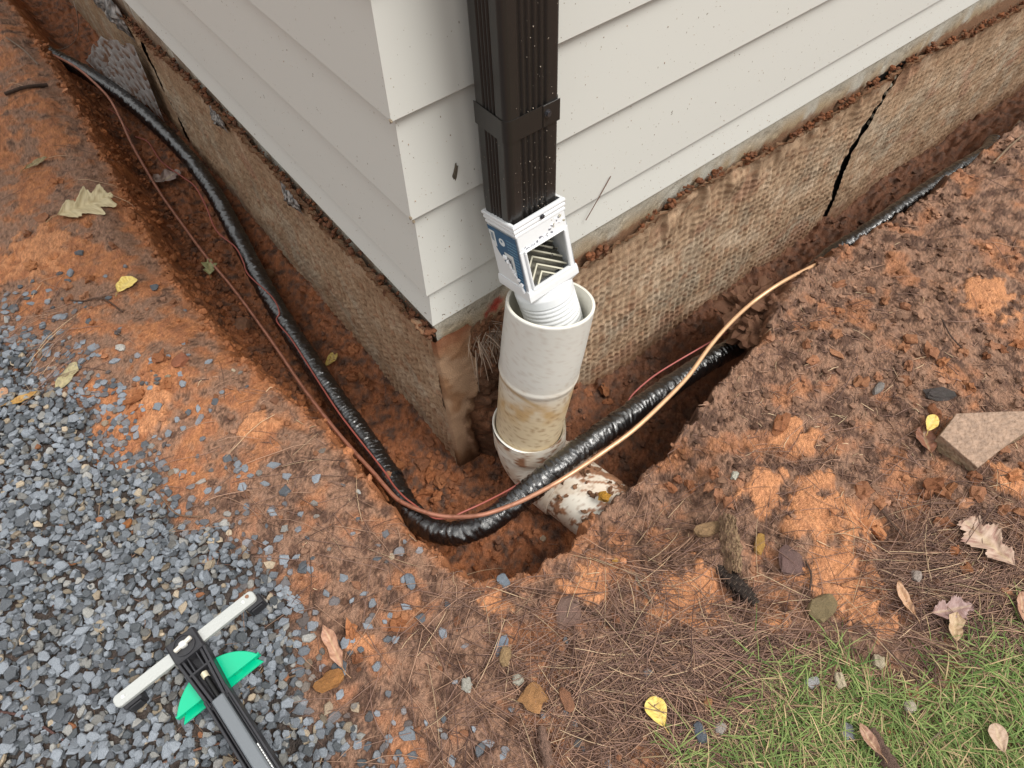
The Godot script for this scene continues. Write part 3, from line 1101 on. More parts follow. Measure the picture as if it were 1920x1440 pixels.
func build_downspout() -> void:
	var o := thing("downspout", "dark brown ribbed metal downspout strapped to the pale siding", "downspout", Vector3(0.174, 0.3, 0.058))
	var prof := ribbed(0.099, 0.078)
	var ys := [2.44, 1.6, 1.0, 0.6, 0.3, 0.12, 0.06, 0.03, 0.0, -0.03]
	var pts := PackedVector3Array()
	var cols := PackedColorArray()
	var n := prof.size()
	for y: float in ys:
		var k := 1.0 - 0.06 * smooth(0.06, -0.03, y)
		for i in n + 1:
			var p := prof[i % n] * k
			pts.push_back(Vector3(p.x, y, p.y))
			cols.push_back(Color.WHITE)
	var mb := MB.new()
	mb.grid(pts, cols, n + 1, ys.size())
	obj("pipe", mb, M.brown_metal, o)
	# pale spatter on the metal
	var sp := MB.new()
	for k in 210:
		var front := rng.randf() < 0.8
		var y := rnd(0.01, 0.62)
		if rng.randf() < 0.45:
			y = rnd(0.0, 0.25)
		var p := Vector3(rnd(-0.040, 0.046), y, 0.0388) if front else Vector3(-0.0493, y, rnd(-0.03, 0.03))
		rock(sp, Transform3D(Basis.IDENTITY, p), Vector3.ONE * (0.00028 + 0.0006 * pow(rng.randf(), 2.5)), Color(0.42, 0.35, 0.28) * rnd(0.5, 1.1), k, 0.4, 4, 5)
	mass("dirt_spatter", sp, M.plain, o)
	# strap round the pipe
	var strap := MB.new()
	var w := 0.0508
	var d := 0.0402
	var r := 0.012
	var path := PackedVector2Array([Vector2(-w, -d + 0.004)])
	for k in 7:
		var a := PI - PI / 2 * k / 6.0
		path.push_back(Vector2(-w + r + cos(a) * r, d - r + sin(a) * r))
	for k in 7:
		var a := PI / 2 - PI / 2 * k / 6.0
		path.push_back(Vector2(w - r + cos(a) * r, d - r + sin(a) * r))
	path.push_back(Vector2(w, -d + 0.004))
	var sy := 0.1905
	for pass_n in 2:
		var gp := PackedVector3Array()
		var gc := PackedColorArray()
		for yy: float in [sy + 0.036, sy]:
			for p in path:
				gp.push_back(Vector3(p.x, yy, p.y) - (Vector3(p.x, 0, p.y).normalized() * 0.0012 * pass_n))
				gc.push_back(Color.WHITE)
		strap.grid(gp, gc, path.size(), 2, pass_n == 1)
	for k in path.size() - 1:
		for yy: float in [sy + 0.036, sy]:
			var p := Vector3(path[k].x, yy, path[k].y)
			var q := Vector3(path[k + 1].x, yy, path[k + 1].y)
			var pi := p - Vector3(p.x, 0, p.z).normalized() * 0.0012
			var qi := q - Vector3(q.x, 0, q.z).normalized() * 0.0012
			if yy > sy:
				strap.quad(p, pi, qi, q)
			else:
				strap.quad(p, q, qi, pi)
	strap.box(Vector3(0.016, sy + 0.0003, d), Vector3(w - 0.003, sy + 0.0357, d + 0.0014), Transform3D.IDENTITY, 0.0005)
	var so := obj("strap", strap, M.brown_metal, o)
	screw(so, Vector3(0.024, sy + 0.021, d + 0.0014), Vector3.BACK, 0.0046)

func screw(parent: Node, at: Vector3, out: Vector3, r: float) -> void:
	var mb := MB.new()
	var side := out.cross(Vector3.UP).normalized()
	if side.length() < 0.5:
		side = Vector3.RIGHT
	var up := side.cross(out)
	for w in 2:
		var rr := r * (1.35 if w == 0 else 0.85)
		var h0 := 0.0 if w == 0 else r * 0.25
		var h1 := r * 0.25 if w == 0 else r * 0.9
		for k in 6 if w else 14:
			var seg := 6.0 if w else 14.0
			var a0 := TAU * k / seg
			var a1 := TAU * (k + 1) / seg
			var p0 := side * cos(a0) * rr + up * sin(a0) * rr
			var p1 := side * cos(a1) * rr + up * sin(a1) * rr
			mb.quad(at + p0 + out * h0, at + p1 + out * h0, at + p1 + out * h1, at + p0 + out * h1)
			mb.tri(at + out * h1, at + p0 + out * h1, at + p1 + out * h1)
	obj("screw", mb, M.screw, parent)

func frame_box(mb: MB, t: Transform3D, w0: float, d0: float, w1: float, d1: float, y0: float, y1: float, th: float, open_front := 0.0) -> void:
	# four thin walls of a tapering box between heights y0 (top) and y1
	var A := [Vector3(-w0, y0, d0), Vector3(w0, y0, d0), Vector3(w0, y0, -d0), Vector3(-w0, y0, -d0)]
	var B := [Vector3(-w1, y1, d1), Vector3(w1, y1, d1), Vector3(w1, y1, -d1), Vector3(-w1, y1, -d1)]
	for k in 4:
		if k == 0 and open_front > 0.0:
			continue
		var q := (k + 1) % 4
		var a: Vector3 = A[k]
		var b: Vector3 = A[q]
		var c: Vector3 = B[q]
		var d: Vector3 = B[k]
		mb.quad(t * a, t * b, t * c, t * d)
		var f := func(p: Vector3) -> Vector3: return p - Vector3(signf(p.x), 0, signf(p.z)) * th
		mb.quad(t * f.call(b), t * f.call(a), t * f.call(d), t * f.call(c))
		mb.quad(t * f.call(a), t * f.call(b), t * b, t * a)
		mb.quad(t * d, t * c, t * f.call(c), t * f.call(d))

func build_adapter() -> void:
	var dn := Vector3(0.03, -1.0, 0.245).normalized()
	var o := thing("downspout_adapter", "white plastic filter adapter with peeling blue label below brown downspout", "downspout adapter", Vector3(0.175, 0.337, 0.062))
	var side := Vector3(1, 0.03, 0).normalized()
	var fw := side.cross(-dn).normalized()
	o.basis = Basis(side, -dn * 0.90, fw)
	var body := MB.new()
	var w := 0.0505
	var d := 0.0425
	frame_box(body, Transform3D.IDENTITY, w, d, w + 0.002, d + 0.003, -0.028, -0.172, 0.003, 1.0)
	# front face with its window: posts, head and sill
	var fz := d + 0.0005
	body.box(Vector3(-w, -0.060, fz - 0.003), Vector3(w, -0.026, fz + 0.0005), Transform3D.IDENTITY, 0.001)
	body.box(Vector3(-w - 0.001, -0.172, fz - 0.003), Vector3(-w + 0.009, -0.060, fz + 0.0012), Transform3D.IDENTITY, 0.001)
	body.box(Vector3(w - 0.009, -0.172, fz - 0.003), Vector3(w + 0.001, -0.060, fz + 0.0012), Transform3D.IDENTITY, 0.001)
	body.box(Vector3(-w + 0.009, -0.172, fz - 0.003), Vector3(w - 0.009, -0.150, fz + 0.0010), Transform3D.IDENTITY, 0.001)
	obj("body", body, M.white_plastic, o)
	var rimm := MB.new()
	for k in 3:
		var y := -0.002 - k * 0.0095
		var ww := 0.0545 - 0.001 * k
		var dd := 0.0462 - 0.001 * k
		frame_box(rimm, Transform3D.IDENTITY, ww - 0.0014, dd - 0.0014, ww, dd, y, y - 0.0022, 0.0045)
		frame_box(rimm, Transform3D.IDENTITY, ww, dd, ww, dd, y - 0.0022, y - 0.0058, 0.0045)
		frame_box(rimm, Transform3D.IDENTITY, ww, dd, ww - 0.0022, dd - 0.0022, y - 0.0058, y - 0.0095, 0.0030)
	obj("rim", rimm, M.white_plastic, o)
	screw(o, Vector3(0.004, -0.013, 0.0462), Vector3.BACK, 0.0034)
	var win := MB.new()
	for q in [[Vector3(-0.0440, -0.064, 0), Vector3(0.0440, -0.060, 0)], [Vector3(-0.0440, -0.152, 0), Vector3(0.0440, -0.147, 0)], [Vector3(-0.0440, -0.148, 0), Vector3(-0.0400, -0.064, 0)], [Vector3(0.0400, -0.148, 0), Vector3(0.0440, -0.064, 0)]]:
		win.box(q[0] + Vector3(0, 0, fz - 0.002), q[1] + Vector3(0, 0, fz + 0.0052), Transform3D.IDENTITY, 0.0012)
	obj("window_frame", win, M.white_plastic, o)
	var lip := MB.new()
	frame_box(lip, Transform3D.IDENTITY, w + 0.0035, d + 0.0045, w + 0.0045, d + 0.0055, -0.150, -0.160, 0.004)
	frame_box(lip, Transform3D.IDENTITY, w + 0.0045, d + 0.0055, w + 0.0045, d + 0.0055, -0.160, -0.172, 0.004)
	frame_box(lip, Transform3D.IDENTITY, w + 0.0045, d + 0.0055, w - 0.006, d - 0.004, -0.172, -0.186, 0.004)
	obj("lower_lip", lip, M.white_plastic, o)
	# herringbone screen sloping up from the sill to the back
	var dirty := mat(0.6, Color(0.74, 0.725, 0.65), false)
	var back := Vector3(0, -0.062, -0.036)
	var front := Vector3(0, -0.148, 0.036)
	var vdir := (back - front)
	var nrm := Vector3.RIGHT.cross(vdir).normalized() * -1.0
	nrm = nrm if nrm.y > 0 else -nrm
	for k in 8:
		var apex := front + vdir * (0.12 + 0.145 * k) + Vector3(-0.008, 0, 0)
		for s: float in [-1.0, 1.0]:
			var reach := 0.034 if s < 0 else 0.05
			var e := apex + Vector3(s * reach, 0, 0) - vdir.normalized() * reach * 0.9
			if e.z > 0.039:
				var tt := (0.039 - apex.z) / (e.z - apex.z)
				if tt < 0.12:
					continue
				e = apex.lerp(e, tt)
			if apex.z < -0.038:
				continue
			var slat := MB.new()
			var along := (e - apex)
			var len_s := along.length()
			var bz := along.normalized()
			var bx := nrm.cross(bz).normalized()
			slat.box(Vector3(-0.0016, -0.0040, -0.001), Vector3(0.0016, 0.0015, len_s), Transform3D(Basis(bx, nrm, bz), apex), 0.0006)
			obj("slat", slat, dirty, o)
	var dark := MB.new()
	var off := -nrm * 0.016
	dark.quad(front + off + Vector3(-0.047, 0, 0), back + off + Vector3(-0.047, 0, 0), back + off + Vector3(0.047, 0, 0), front + off + Vector3(0.047, 0, 0))
	obj("debris_pan", dark, mat(0.9, Color(0.40, 0.39, 0.35), false), o)
	# wet leaf rot lodged in the screen
	var rot := MB.new()
	for k in 26:
		var t := rnd(0.25, 1.0)
		var p := front + vdir * t + Vector3(rnd(0.012, 0.044), 0, 0) + nrm * rnd(-0.004, 0.003)
		rock(rot, Transform3D(Basis(Vector3(rnd(-1, 1), rnd(-1, 1), rnd(-1, 1)).normalized(), rnd(0, TAU)), p), Vector3(rnd(0.002, 0.007), rnd(0.001, 0.002), rnd(0.002, 0.005)), Color(0.03, 0.026, 0.02), k + 300, 0.6, 4, 6)
	mass("wet_debris", rot, M.plain, o)
	# peeling printed label on the left side
	var lx := -w - 0.0042
	var im := Image.create(256, 384, false, Image.FORMAT_RGB8)
	im.fill(Color(0.055, 0.30, 0.45))
	var r3 := RandomNumberGenerator.new()
	r3.seed = 8
	im.fill_rect(Rect2i(6, 30, 54, 110), Color(0.82, 0.84, 0.85))
	im.fill_rect(Rect2i(20, 44, 26, 60), Color(0.5, 0.55, 0.6))
	for y in 64:
		for x in 64:
			if Vector2(x - 32, y - 32).length() < 27.0:
				im.set_pixel(84 + x, 50 + y, Color(0.83, 0.86, 0.88) if Vector2(x - 30, y - 26).length() > 9.0 else Color(0.2, 0.4, 0.52))
	im.fill_rect(Rect2i(118, 150, 82, 150), Color(0.80, 0.82, 0.82))
	im.fill_rect(Rect2i(134, 180, 44, 60), Color(0.56, 0.58, 0.60))
	im.fill_rect(Rect2i(150, 196, 14, 22), Color(0.2, 0.2, 0.22))
	for k in 15:
		var y := 44 + k * 22
		var x := 164 if y < 140 else 206
		while x < 250:
			var ww := r3.randi_range(4, 16)
			im.fill_rect(Rect2i(x, y, mini(ww, 252 - x), 5), Color(0.45, 0.66, 0.76))
			x += ww + 4
	var lm := mat(0.45, Color.WHITE, false)
	lm.albedo_texture = ImageTexture.create_from_image(im)
	var lab := MB.new()
	# a strip wide at the top and torn to a point at the lower front
	var left_edge := [Vector2(0.00, 0.0), Vector2(0.02, 0.16), Vector2(0.12, 0.30), Vector2(0.25, 0.46), Vector2(0.42, 0.60), Vector2(0.60, 0.72), Vector2(0.74, 0.85), Vector2(0.86, 1.0)]
	for k in left_edge.size() - 1:
		var p: Vector2 = left_edge[k]
		var q: Vector2 = left_edge[k + 1]
		var f := func(a: Vector2) -> Vector3: return Vector3(lx + 0.0012 - 0.0020 * a.y, -0.030 - 0.118 * a.y, lerpf(-d + 0.002, d - 0.001, a.x))
		lab.quad(f.call(p), f.call(Vector2(1, p.y)), f.call(Vector2(1, q.y)), f.call(q), Color.WHITE, p, Vector2(1, p.y), Vector2(1, q.y), q)
	obj("label", lab, lm, o)
	var curl := MB.new()
	for k in 9:
		var t := 0.45 + 0.065 * k
		var z := lerpf(-d, d, minf(t + 0.1, 0.95))
		rock(curl, Transform3D(Basis(Vector3.RIGHT, rnd(-0.6, 0.6)), Vector3(lx - 0.002, -0.03 - 0.125 * t, z - 0.004)), Vector3(rnd(0.001, 0.003), rnd(0.003, 0.008), rnd(0.002, 0.005)), Color(0.82, 0.84, 0.86), k + 50, 0.9, 5, 6)
	mass("torn_paper", curl, M.plain, o)
	# paper residue above the window
	var res := MB.new()
	for k in 60:
		var x := rnd(-0.046, 0.048)
		var yy := -0.058 + rnd(0.0, 0.020) * (0.5 + 0.5 * sin(x * 60.0)) + (0.010 if x > 0.02 else 0.0)
		var dark_c := Color(0.16, 0.16, 0.19) if rng.randf() < 0.55 else Color(0.8, 0.82, 0.85)
		if x > 0.022 and rng.randf() < 0.5:
			dark_c = Color(0.34, 0.30, 0.2)
		rock(res, Transform3D(Basis(Vector3.FORWARD, rnd(-0.6, 0.6)), Vector3(x, yy, fz + 0.0006)), Vector3(rnd(0.001, 0.004), rnd(0.0006, 0.0022), 0.0005), dark_c, k + 400, 0.8, 4, 6)
	mass("label_residue", res, M.plain, o)
	# round corrugated neck
	var neck := MB.new()
	var top_p := Vector3(0.002, -0.178, 0.002)
	var nd := o.basis.inverse() * Vector3(0.09, -1.0, 0.33)
	var path := PackedVector3Array()
	for k in 80:
		path.push_back(top_p + nd * (0.125 * k / 79.0))
	tube(neck, path, 48, func(s, _a, _p): return (0.0520 + (0.0022 * pow(absf(sin((s - 0.035) / 0.0105 * PI)), 0.6) if s > 0.035 else 0.0024 - 0.006 * smooth(0.015, 0.0, s))), func(_s, _a, _p): return Color.WHITE)
	obj("corrugated_neck", neck, M.white_plastic, o)

var n_pvc := noise(FastNoiseLite.TYPE_SIMPLEX_SMOOTH, 9.0, 4, 51)
var n_mud := noise(FastNoiseLite.TYPE_SIMPLEX_SMOOTH, 26.0, 4, 52)

func pvc_riser_color(p: Vector3) -> Color:
	p.y += 0.037
	var c := Color(0.66, 0.655, 0.615)
	var e := n_pvc.get_noise_3dv(p * Vector3(1, 0.6, 1))
	var f := n_mud.get_noise_3dv(p)
	var down := smooth(0.06, -0.09, p.y + 0.03 * e)
	c = c.lerp(Color(0.62, 0.50, 0.325), down * 0.95)
	# rusty run and a tide mark
	c = c.lerp(Color(0.50, 0.31, 0.12), 0.8 * smooth(0.02, 0.35, e + 0.4 * f) * smooth(0.07, 0.0, absf(p.y + 0.05)))
	c = c.lerp(Color(0.24, 0.14, 0.075), 0.7 * smooth(0.05, 0.35, f - 0.15) * smooth(0.035, 0.0, absf(p.y + 0.075 + 0.02 * e)))
	c = c.lerp(Color(0.30, 0.18, 0.09), 0.85 * smooth(0.08, 0.5, n_mud.get_noise_3dv(p * 3.1)) * (0.25 + 0.6 * down))
	c = c.lerp(Color(0.45, 0.30, 0.13), 0.8 * smooth(0.012, 0.0, absf(p.y + 0.03 + (p.x - 0.11) * 1.1)) * smooth(0.13, 0.08, p.x))
	c.a = 1.0
	return c

func build_drain() -> void:
	var o := thing("drain_pipe", "stained white plastic drain pipe standing in the trench at the house corner", "pipe")
	var top := Vector3(0.1773, 0.1533, 0.135)
	var bot := Vector3(0.1246, -0.2366, 0.125)
	# riser: outside, rim and inside of one wall
	var r := 0.0812
	var seg := 64
	var pts := PackedVector3Array()
	var cols := PackedColorArray()
	var ax := (bot - top).normalized()
	var sx := ax.cross(Vector3.FORWARD).normalized()
	var sz := sx.cross(ax)
	var rows := []
	for k in 100:
		rows.push_back([0.39 * (99 - k) / 99.0, 0.0])
	rows.push_back([-0.0005, 0.0015])
	rows.push_back([-0.0005, 0.0036])
	for k in 20:
		rows.push_back([0.34 * k / 19.0, 0.0048])
	for q in rows:
		var s: float = q[0]
		for i in seg + 1:
			var a := TAU * (i % seg) / seg
			var bump := 0.0026 * (smooth(0.176, 0.183, s) - smooth(0.186, 0.20, s)) if q[1] == 0.0 else 0.0
			if q[1] == 0.0:
				bump += 0.0012 * (1.0 - smooth(0.176, 0.19, s))
			var base := top + ax * s
			if s < 0.01:
				base.y += 0.0
			var p = base + (sx * cos(a) + sz * sin(a)) * (r - 0.0062 * smooth(0.1, 0.39, s) + bump - q[1])
			# the mouth was sawn a little aslant: higher towards the open side
			p.y += 0.017 * (1.0 - smooth(0.0, 0.11, s)) * (p - base).normalized().dot(Vector3(-0.45, 0, 0.85))
			pts.push_back(p)
			var c := pvc_riser_color(p)
			if q[1] > 0.0 and q[1] < 0.005:
				c = Color(0.74, 0.71, 0.62)
			elif q[1] > 0.005:
				c = Color(0.56, 0.565, 0.55)
			cols.push_back(c)
	var mb := MB.new()
	mb.grid(pts, cols, seg + 1, rows.size(), true)
	for i in rows.size():
		var q0 := i * (seg + 1)
		var m := (mb.n[q0] + mb.n[q0 + seg]).normalized()
		mb.n[q0] = m
		mb.n[q0 + seg] = m
	obj("riser", mb, M.pvc, o)
	# dotted print line down the riser
	var ink := MB.new()
	for k in 34:
		var s := 0.02 + 0.0045 * k
		if rng.randf() < 0.3:
			continue
		var a := 1.05 
		var p := top + ax * s + (Vector3(cos(-0.12), 0, sin(-0.12)).normalized() * 0.0)
		var dir := Vector3(0.93, 0, 0.36).normalized()
		p += dir * (r + 0.0022)
		rock(ink, Transform3D(Basis.IDENTITY, p), Vector3(0.0007, rnd(0.0008, 0.0016), 0.0009), Color(0.16, 0.16, 0.17), k, 0.4, 4, 5)
	mass("faded_print", ink, M.plain, o)
	# elbow: hub ring, bend, hub ring
	var mudc := func(p: Vector3, amount: float) -> Color:
		var f := n_mud.get_noise_3dv(p * 1.1) + 0.5 * n_pvc.get_noise_3dv(p)
		var g := n_mud.get_noise_3dv(p * 3.5)
		var c := Color(0.68, 0.64, 0.56)
		c = c.lerp(Color(0.50, 0.38, 0.27), smooth(-0.3, 0.3, n_mud.get_noise_3dv(p * 0.7 + Vector3(3, 0, 0))) * 0.55)
		c = c.lerp(Color(0.26, 0.15, 0.09), 0.6 * smooth(0.15, 0.5, g))
		c = c.lerp(Color(0.26, 0.135, 0.078) * (1.0 + 0.5 * g), smooth(amount - 0.05, amount + 0.03, f + 0.35 * g))
		c.a = 1.0
		return c
	var path := PackedVector3Array()
	var hub := bot + ax * -0.012
	var cor := Vector3(0.119, -0.3506, 0.1342)
	var p_in := cor + Vector3(0.004, 0.075, -0.004)
	var p_out := cor + Vector3(0.012, -0.005, 0.070)
	path.push_back(hub)
	path.push_back(hub.lerp(p_in, 0.5))
	path.push_back(p_in)
	for k in range(1, 14):
		var t := k / 14.0
		path.push_back(p_in.lerp(cor, t).lerp(cor.lerp(p_out, t), t))
	path.push_back(p_out)
	path = catmull(Array(path), 0.003)
	var elbow := MB.new()
	tube(elbow, path, 60, func(s, _a, p): return 0.0795 + 0.0035 * (1.0 - smooth(0.055, 0.060, s)) + (0.004 * smooth(0.185, 0.19, s)), func(_s, a, p): return mudc.call(p + Vector3(cos(a), 0.5 * sin(a), sin(a)) * 0.08, 0.30 - 0.25 * smooth(0.10, 0.2, _s)), false)
	obj("elbow", elbow, M.pvc, o)
	var ring := MB.new()
	var rp := PackedVector3Array([hub + Vector3(0, 0.004, 0), hub + Vector3(0, 0.003, 0), hub])
	var hp := PackedVector3Array()
	var hc := PackedColorArray()
	for q in [[0.0831, 0.0], [0.0828, 0.0016], [0.0782, 0.0016], [0.0760, -0.012]]:
		for i in seg + 1:
			var a := TAU * (i % seg) / seg
			hp.push_back(hub + ax * -float(q[1]) + (sx * cos(a) + sz * sin(a)) * float(q[0]))
			hc.push_back(Color(0.82, 0.80, 0.74))
	ring.grid(hp, hc, seg + 1, 4, true)
	obj("hub_rim", ring, M.pvc, o)
	# collar and outgoing length under caked mud
	var out_dir := Vector3(0.19, -0.03, 1.0).normalized()
	var op := PackedVector3Array()
	for k in 110:
		op.push_back(p_out + out_dir * (-0.02 + 0.31 * k / 109.0))
	var outp := MB.new()
	tube(outp, op, 90, func(s, a, p): return 0.0788 + 0.0022 * smooth(0.25, 0.33, n_mud.get_noise_3dv((p * 0.8 + Vector3(cos(a), 0.6 * sin(a), sin(a)) * 0.07) * 1.1)), func(s, a, p): return mudc.call(p * 0.8 + Vector3(cos(a), 0.6 * sin(a), sin(a)) * 0.07, lerpf(-0.22, 0.24, smooth(-0.7, 0.35, sin(a)))), true)
	obj("outlet_pipe", outp, M.pvc, o)
	var cp := PackedVector3Array()
	for k in 20:
		cp.push_back(p_out + out_dir * (-0.012 + 0.06 * k / 19.0))
	var coll := MB.new()
	tube(coll, cp, 60, func(_s, _a, _p): return 0.0845, func(s, a, p): return mudc.call(p + Vector3(cos(a), 0.6 * sin(a), sin(a)) * 0.085, 0.12 + 0.2 * smooth(0.4, 1.6, absf(wrapf(a, -PI, PI)))), true)
	obj("collar", coll, M.pvc, o)
	# lumps of clay lying on the pipe
	var cl := MB.new()
	for k in 60:
		var t := rnd(-0.06, 0.2)
		var a := rnd(-0.9, 0.75)
		var c: Vector3 = p_out + out_dir * t
		var p: Vector3 = c + Vector3(sin(a), cos(a), 0) * 0.0808
		if t < 0.0:
			p = cor + Vector3(rnd(-0.02, 0.06), 0.074, rnd(0.01, 0.08))
		rock(cl, Transform3D(Basis(Vector3.UP, rnd(0, TAU)), p), Vector3(rnd(0.003, 0.009), rnd(0.003, 0.006), rnd(0.003, 0.008)), Color(0.27, 0.145, 0.085) * rnd(0.7, 1.3), k + 700, 1.2, 5, 7)
	mass("caked_clay", cl, M.crumb, o)
	var tm := TextMesh.new()
	tm.text = "3E"
	tm.font_size = 16
	tm.pixel_size = 0.0009
	tm.depth = 0.0006
	var te := obj("pipe_print", tm, mat(0.6, Color(0.12, 0.12, 0.14), false), o)
	var pa := p_out + out_dir * 0.165
	var rdir := Vector3(0.86, 0.50, -0.06).normalized()
	te.transform = Transform3D(Basis(out_dir, rdir.cross(out_dir), rdir).orthonormalized(), pa + rdir * 0.0795)

# ---------------------------------------------------------------- pipe, tube, wire
var n_w1 := noise(FastNoiseLite.TYPE_SIMPLEX_SMOOTH, 30.0, 2, 61)
var n_w2 := noise(FastNoiseLite.TYPE_SIMPLEX_SMOOTH, 1.0, 2, 62)

func build_lines() -> void:
	var hose := [Vector3(-0.2879, -0.25, -2.4995), Vector3(-0.2361, -0.26, -2.3345), Vector3(-0.1751, -0.3, -2.2252), Vector3(-0.113, -0.335, -2.0295), Vector3(-0.0791, -0.345, -1.7904), Vector3(-0.0615, -0.345, -1.5244), Vector3(-0.0694, -0.345, -1.2754), Vector3(-0.0958, -0.35, -1.0519), Vector3(-0.1243, -0.355, -0.8367), Vector3(-0.1444, -0.355, -0.6272), Vector3(-0.1578, -0.35, -0.4295), Vector3(-0.165, -0.345, -0.2678), Vector3(-0.1701, -0.335, -0.1303), Vector3(-0.18, -0.315, 0.0008), Vector3(-0.1935, -0.292, 0.0896), Vector3(-0.1884, -0.272, 0.1631), Vector3(-0.1566, -0.258, 0.2196), Vector3(-0.098, -0.243, 0.2494), Vector3(-0.0108, -0.23, 0.256), Vector3(0.0883, -0.205, 0.2594), Vector3(0.1884, -0.205, 0.2569), Vector3(0.3156, -0.225, 0.2505), Vector3(0.4658, -0.255, 0.2421), Vector3(0.6117, -0.29, 0.2339), Vector3(0.726, -0.315, 0.235), Vector3(0.85, -0.36, 0.21), Vector3(1.02, -0.36, 0.19), Vector3(1.1831, -0.33, 0.1797), Vector3(1.2901, -0.305, 0.1973), Vector3(1.469, -0.29, 0.2061), Vector3(1.6817, -0.295, 0.2095), Vector3(1.8846, -0.31, 0.216), Vector3(2.1, -0.40, 0.16)]
	var path := catmull(hose, 0.0018)
	var mb := MB.new()
	var R := 0.0248
	var total := 0.0
	for i in path.size() - 1:
		total += path[i].distance_to(path[i + 1])
	var bend0 := 0.0
	var wr := func(s: float, a: float, p: Vector3) -> float:
		var rgt := smooth(-0.2, 0.05, p.z)
		var ca := cos(a)
		var w: float = n_w2.get_noise_3d(s * 95.0, ca * 1.1, sin(a) * 1.1)
		var w2: float = n_w2.get_noise_3d(s * 34.0, ca * 2.2 + 9.0, sin(a) * 2.2)
		var ribs := 0.5 + 0.5 * sin(s / 0.0095 * TAU + 2.5 * n_w2.get_noise_2d(s * 20.0, a))
		var left := 0.0027 * ribs * (0.6 + w2) + 0.0024 * w
		# wraps of film with raised overlaps
		var q := fposmod(s + 0.004 * sin(a * 2.0 + 1.0), 0.062) / 0.062
		var wrap := 0.0020 * smooth(0.0, 0.06, q) * (1.0 - q)
		var fold := 0.0007 * smooth(0.25, 0.0, absf(wrapf(a - 0.5 - 0.3 * w2, -PI, PI)))
		var right := wrap + 0.0024 * w + 0.0018 * w2 + fold
		return R + lerpf(left, right, rgt)
	tube(mb, path, 30, wr, func(_s, _a, _p): return Color.WHITE)
	var o := thing("black_pipe", "glossy black film-wrapped pipe bending round the house corner in the trench", "pipe")
	obj("wrapped_pipe", mb, M.film, o)
	# tape where the copper tube and wire are tied on
	var near := 0
	for i in path.size():
		if path[i].distance_to(Vector3(-0.1791, -0.317, -0.0104)) < path[near].distance_to(Vector3(-0.1791, -0.317, -0.0104)):
			near = i
	var tp := catmull([path[near], path[near + 4], path[near + 9]], 0.002)
	var tb := MB.new()
	tube(tb, tp, 36, func(s, a, _p): return R + 0.0042 + 0.0012 * n_w2.get_noise_2d(s * 120.0, a * 2.0), func(_s, _a, _p): return Color.WHITE)
	obj("tape_band", tb, M.film, o)
	var flake := MB.new()
	rock(flake, Transform3D(Basis(Vector3.UP, 0.5), path[near + 4] + Vector3(-0.004, 0.0285, 0.004)), Vector3(0.009, 0.0022, 0.007), Color(0.42, 0.19, 0.10), 3, 0.8)
	obj("clay_smear", flake, M.stone, o)

	# copper tube
	var cu := [Vector3(-0.2778, -0.2, -2.2871), Vector3(-0.2588, -0.225, -2.2961), Vector3(-0.2177, -0.255, -2.2666), Vector3(-0.1804, -0.285, -2.1958), Vector3(-0.1606, -0.305, -2.081), Vector3(-0.1525, -0.325, -1.9889), Vector3(-0.1647, -0.345, -1.8652), Vector3(-0.1822, -0.355, -1.7338), Vector3(-0.1949, -0.365, -1.5793), Vector3(-0.2048, -0.368, -1.4071), Vector3(-0.2074, -0.37, -1.2136), Vector3(-0.2076, -0.37, -1.0424), Vector3(-0.2, -0.38, -0.8976), Vector3(-0.2, -0.375, -0.7343), Vector3(-0.2044, -0.365, -0.5646), Vector3(-0.2118, -0.35, -0.4026), Vector3(-0.214, -0.325, -0.2306), Vector3(-0.2119, -0.297, -0.1061), Vector3(-0.2076, -0.281, -0.0232), Vector3(-0.2067, -0.27, 0.0294), Vector3(-0.2036, -0.259, 0.0787), Vector3(-0.1894, -0.245, 0.1244), Vector3(-0.1685, -0.233, 0.1673), Vector3(-0.1415, -0.223, 0.2027), Vector3(-0.1052, -0.196, 0.2448), Vector3(-0.0638, -0.192, 0.2641), Vector3(-0.0092, -0.184, 0.2827), Vector3(0.0554, -0.172, 0.2981), Vector3(0.1158, -0.172, 0.303), Vector3(0.1842, -0.165, 0.3085), Vector3(0.2628, -0.165, 0.309), Vector3(0.3607, -0.17, 0.2974), Vector3(0.4606, -0.175, 0.2803), Vector3(0.559, -0.175, 0.2531), Vector3(0.6476, -0.175, 0.2349), Vector3(0.7422, -0.18, 0.2227), Vector3(0.8315, -0.172, 0.227), Vector3(0.9332, -0.182, 0.2335), Vector3(1.0105, -0.2, 0.2358), Vector3(1.1346, -0.25, 0.2274)]
	var cp := catmull(cu, 0.006)
	var cm := MB.new()
	var ccol := func(s: float, a: float, p: Vector3) -> Color:
		var bright := smooth(-0.14, 0.30, p.x)
		var c := Color(0.40, 0.175, 0.115).lerp(Color(0.68, 0.42, 0.24), bright)
		c = c.lerp(Color(0.24, 0.10, 0.06), smooth(0.1, 0.5, n_w1.get_noise_3dv(p * 2.0 + Vector3(cos(a), 0, sin(a)) * 0.01)) * (0.8 - 0.6 * bright))
		return c
	tube(cm, cp, 14, func(_s, _a, _p): return 0.0048, ccol)
	tag(obj("copper_tube", cm, M.copper), "bare copper tube running along the black pipe and into the right bank", "tube")

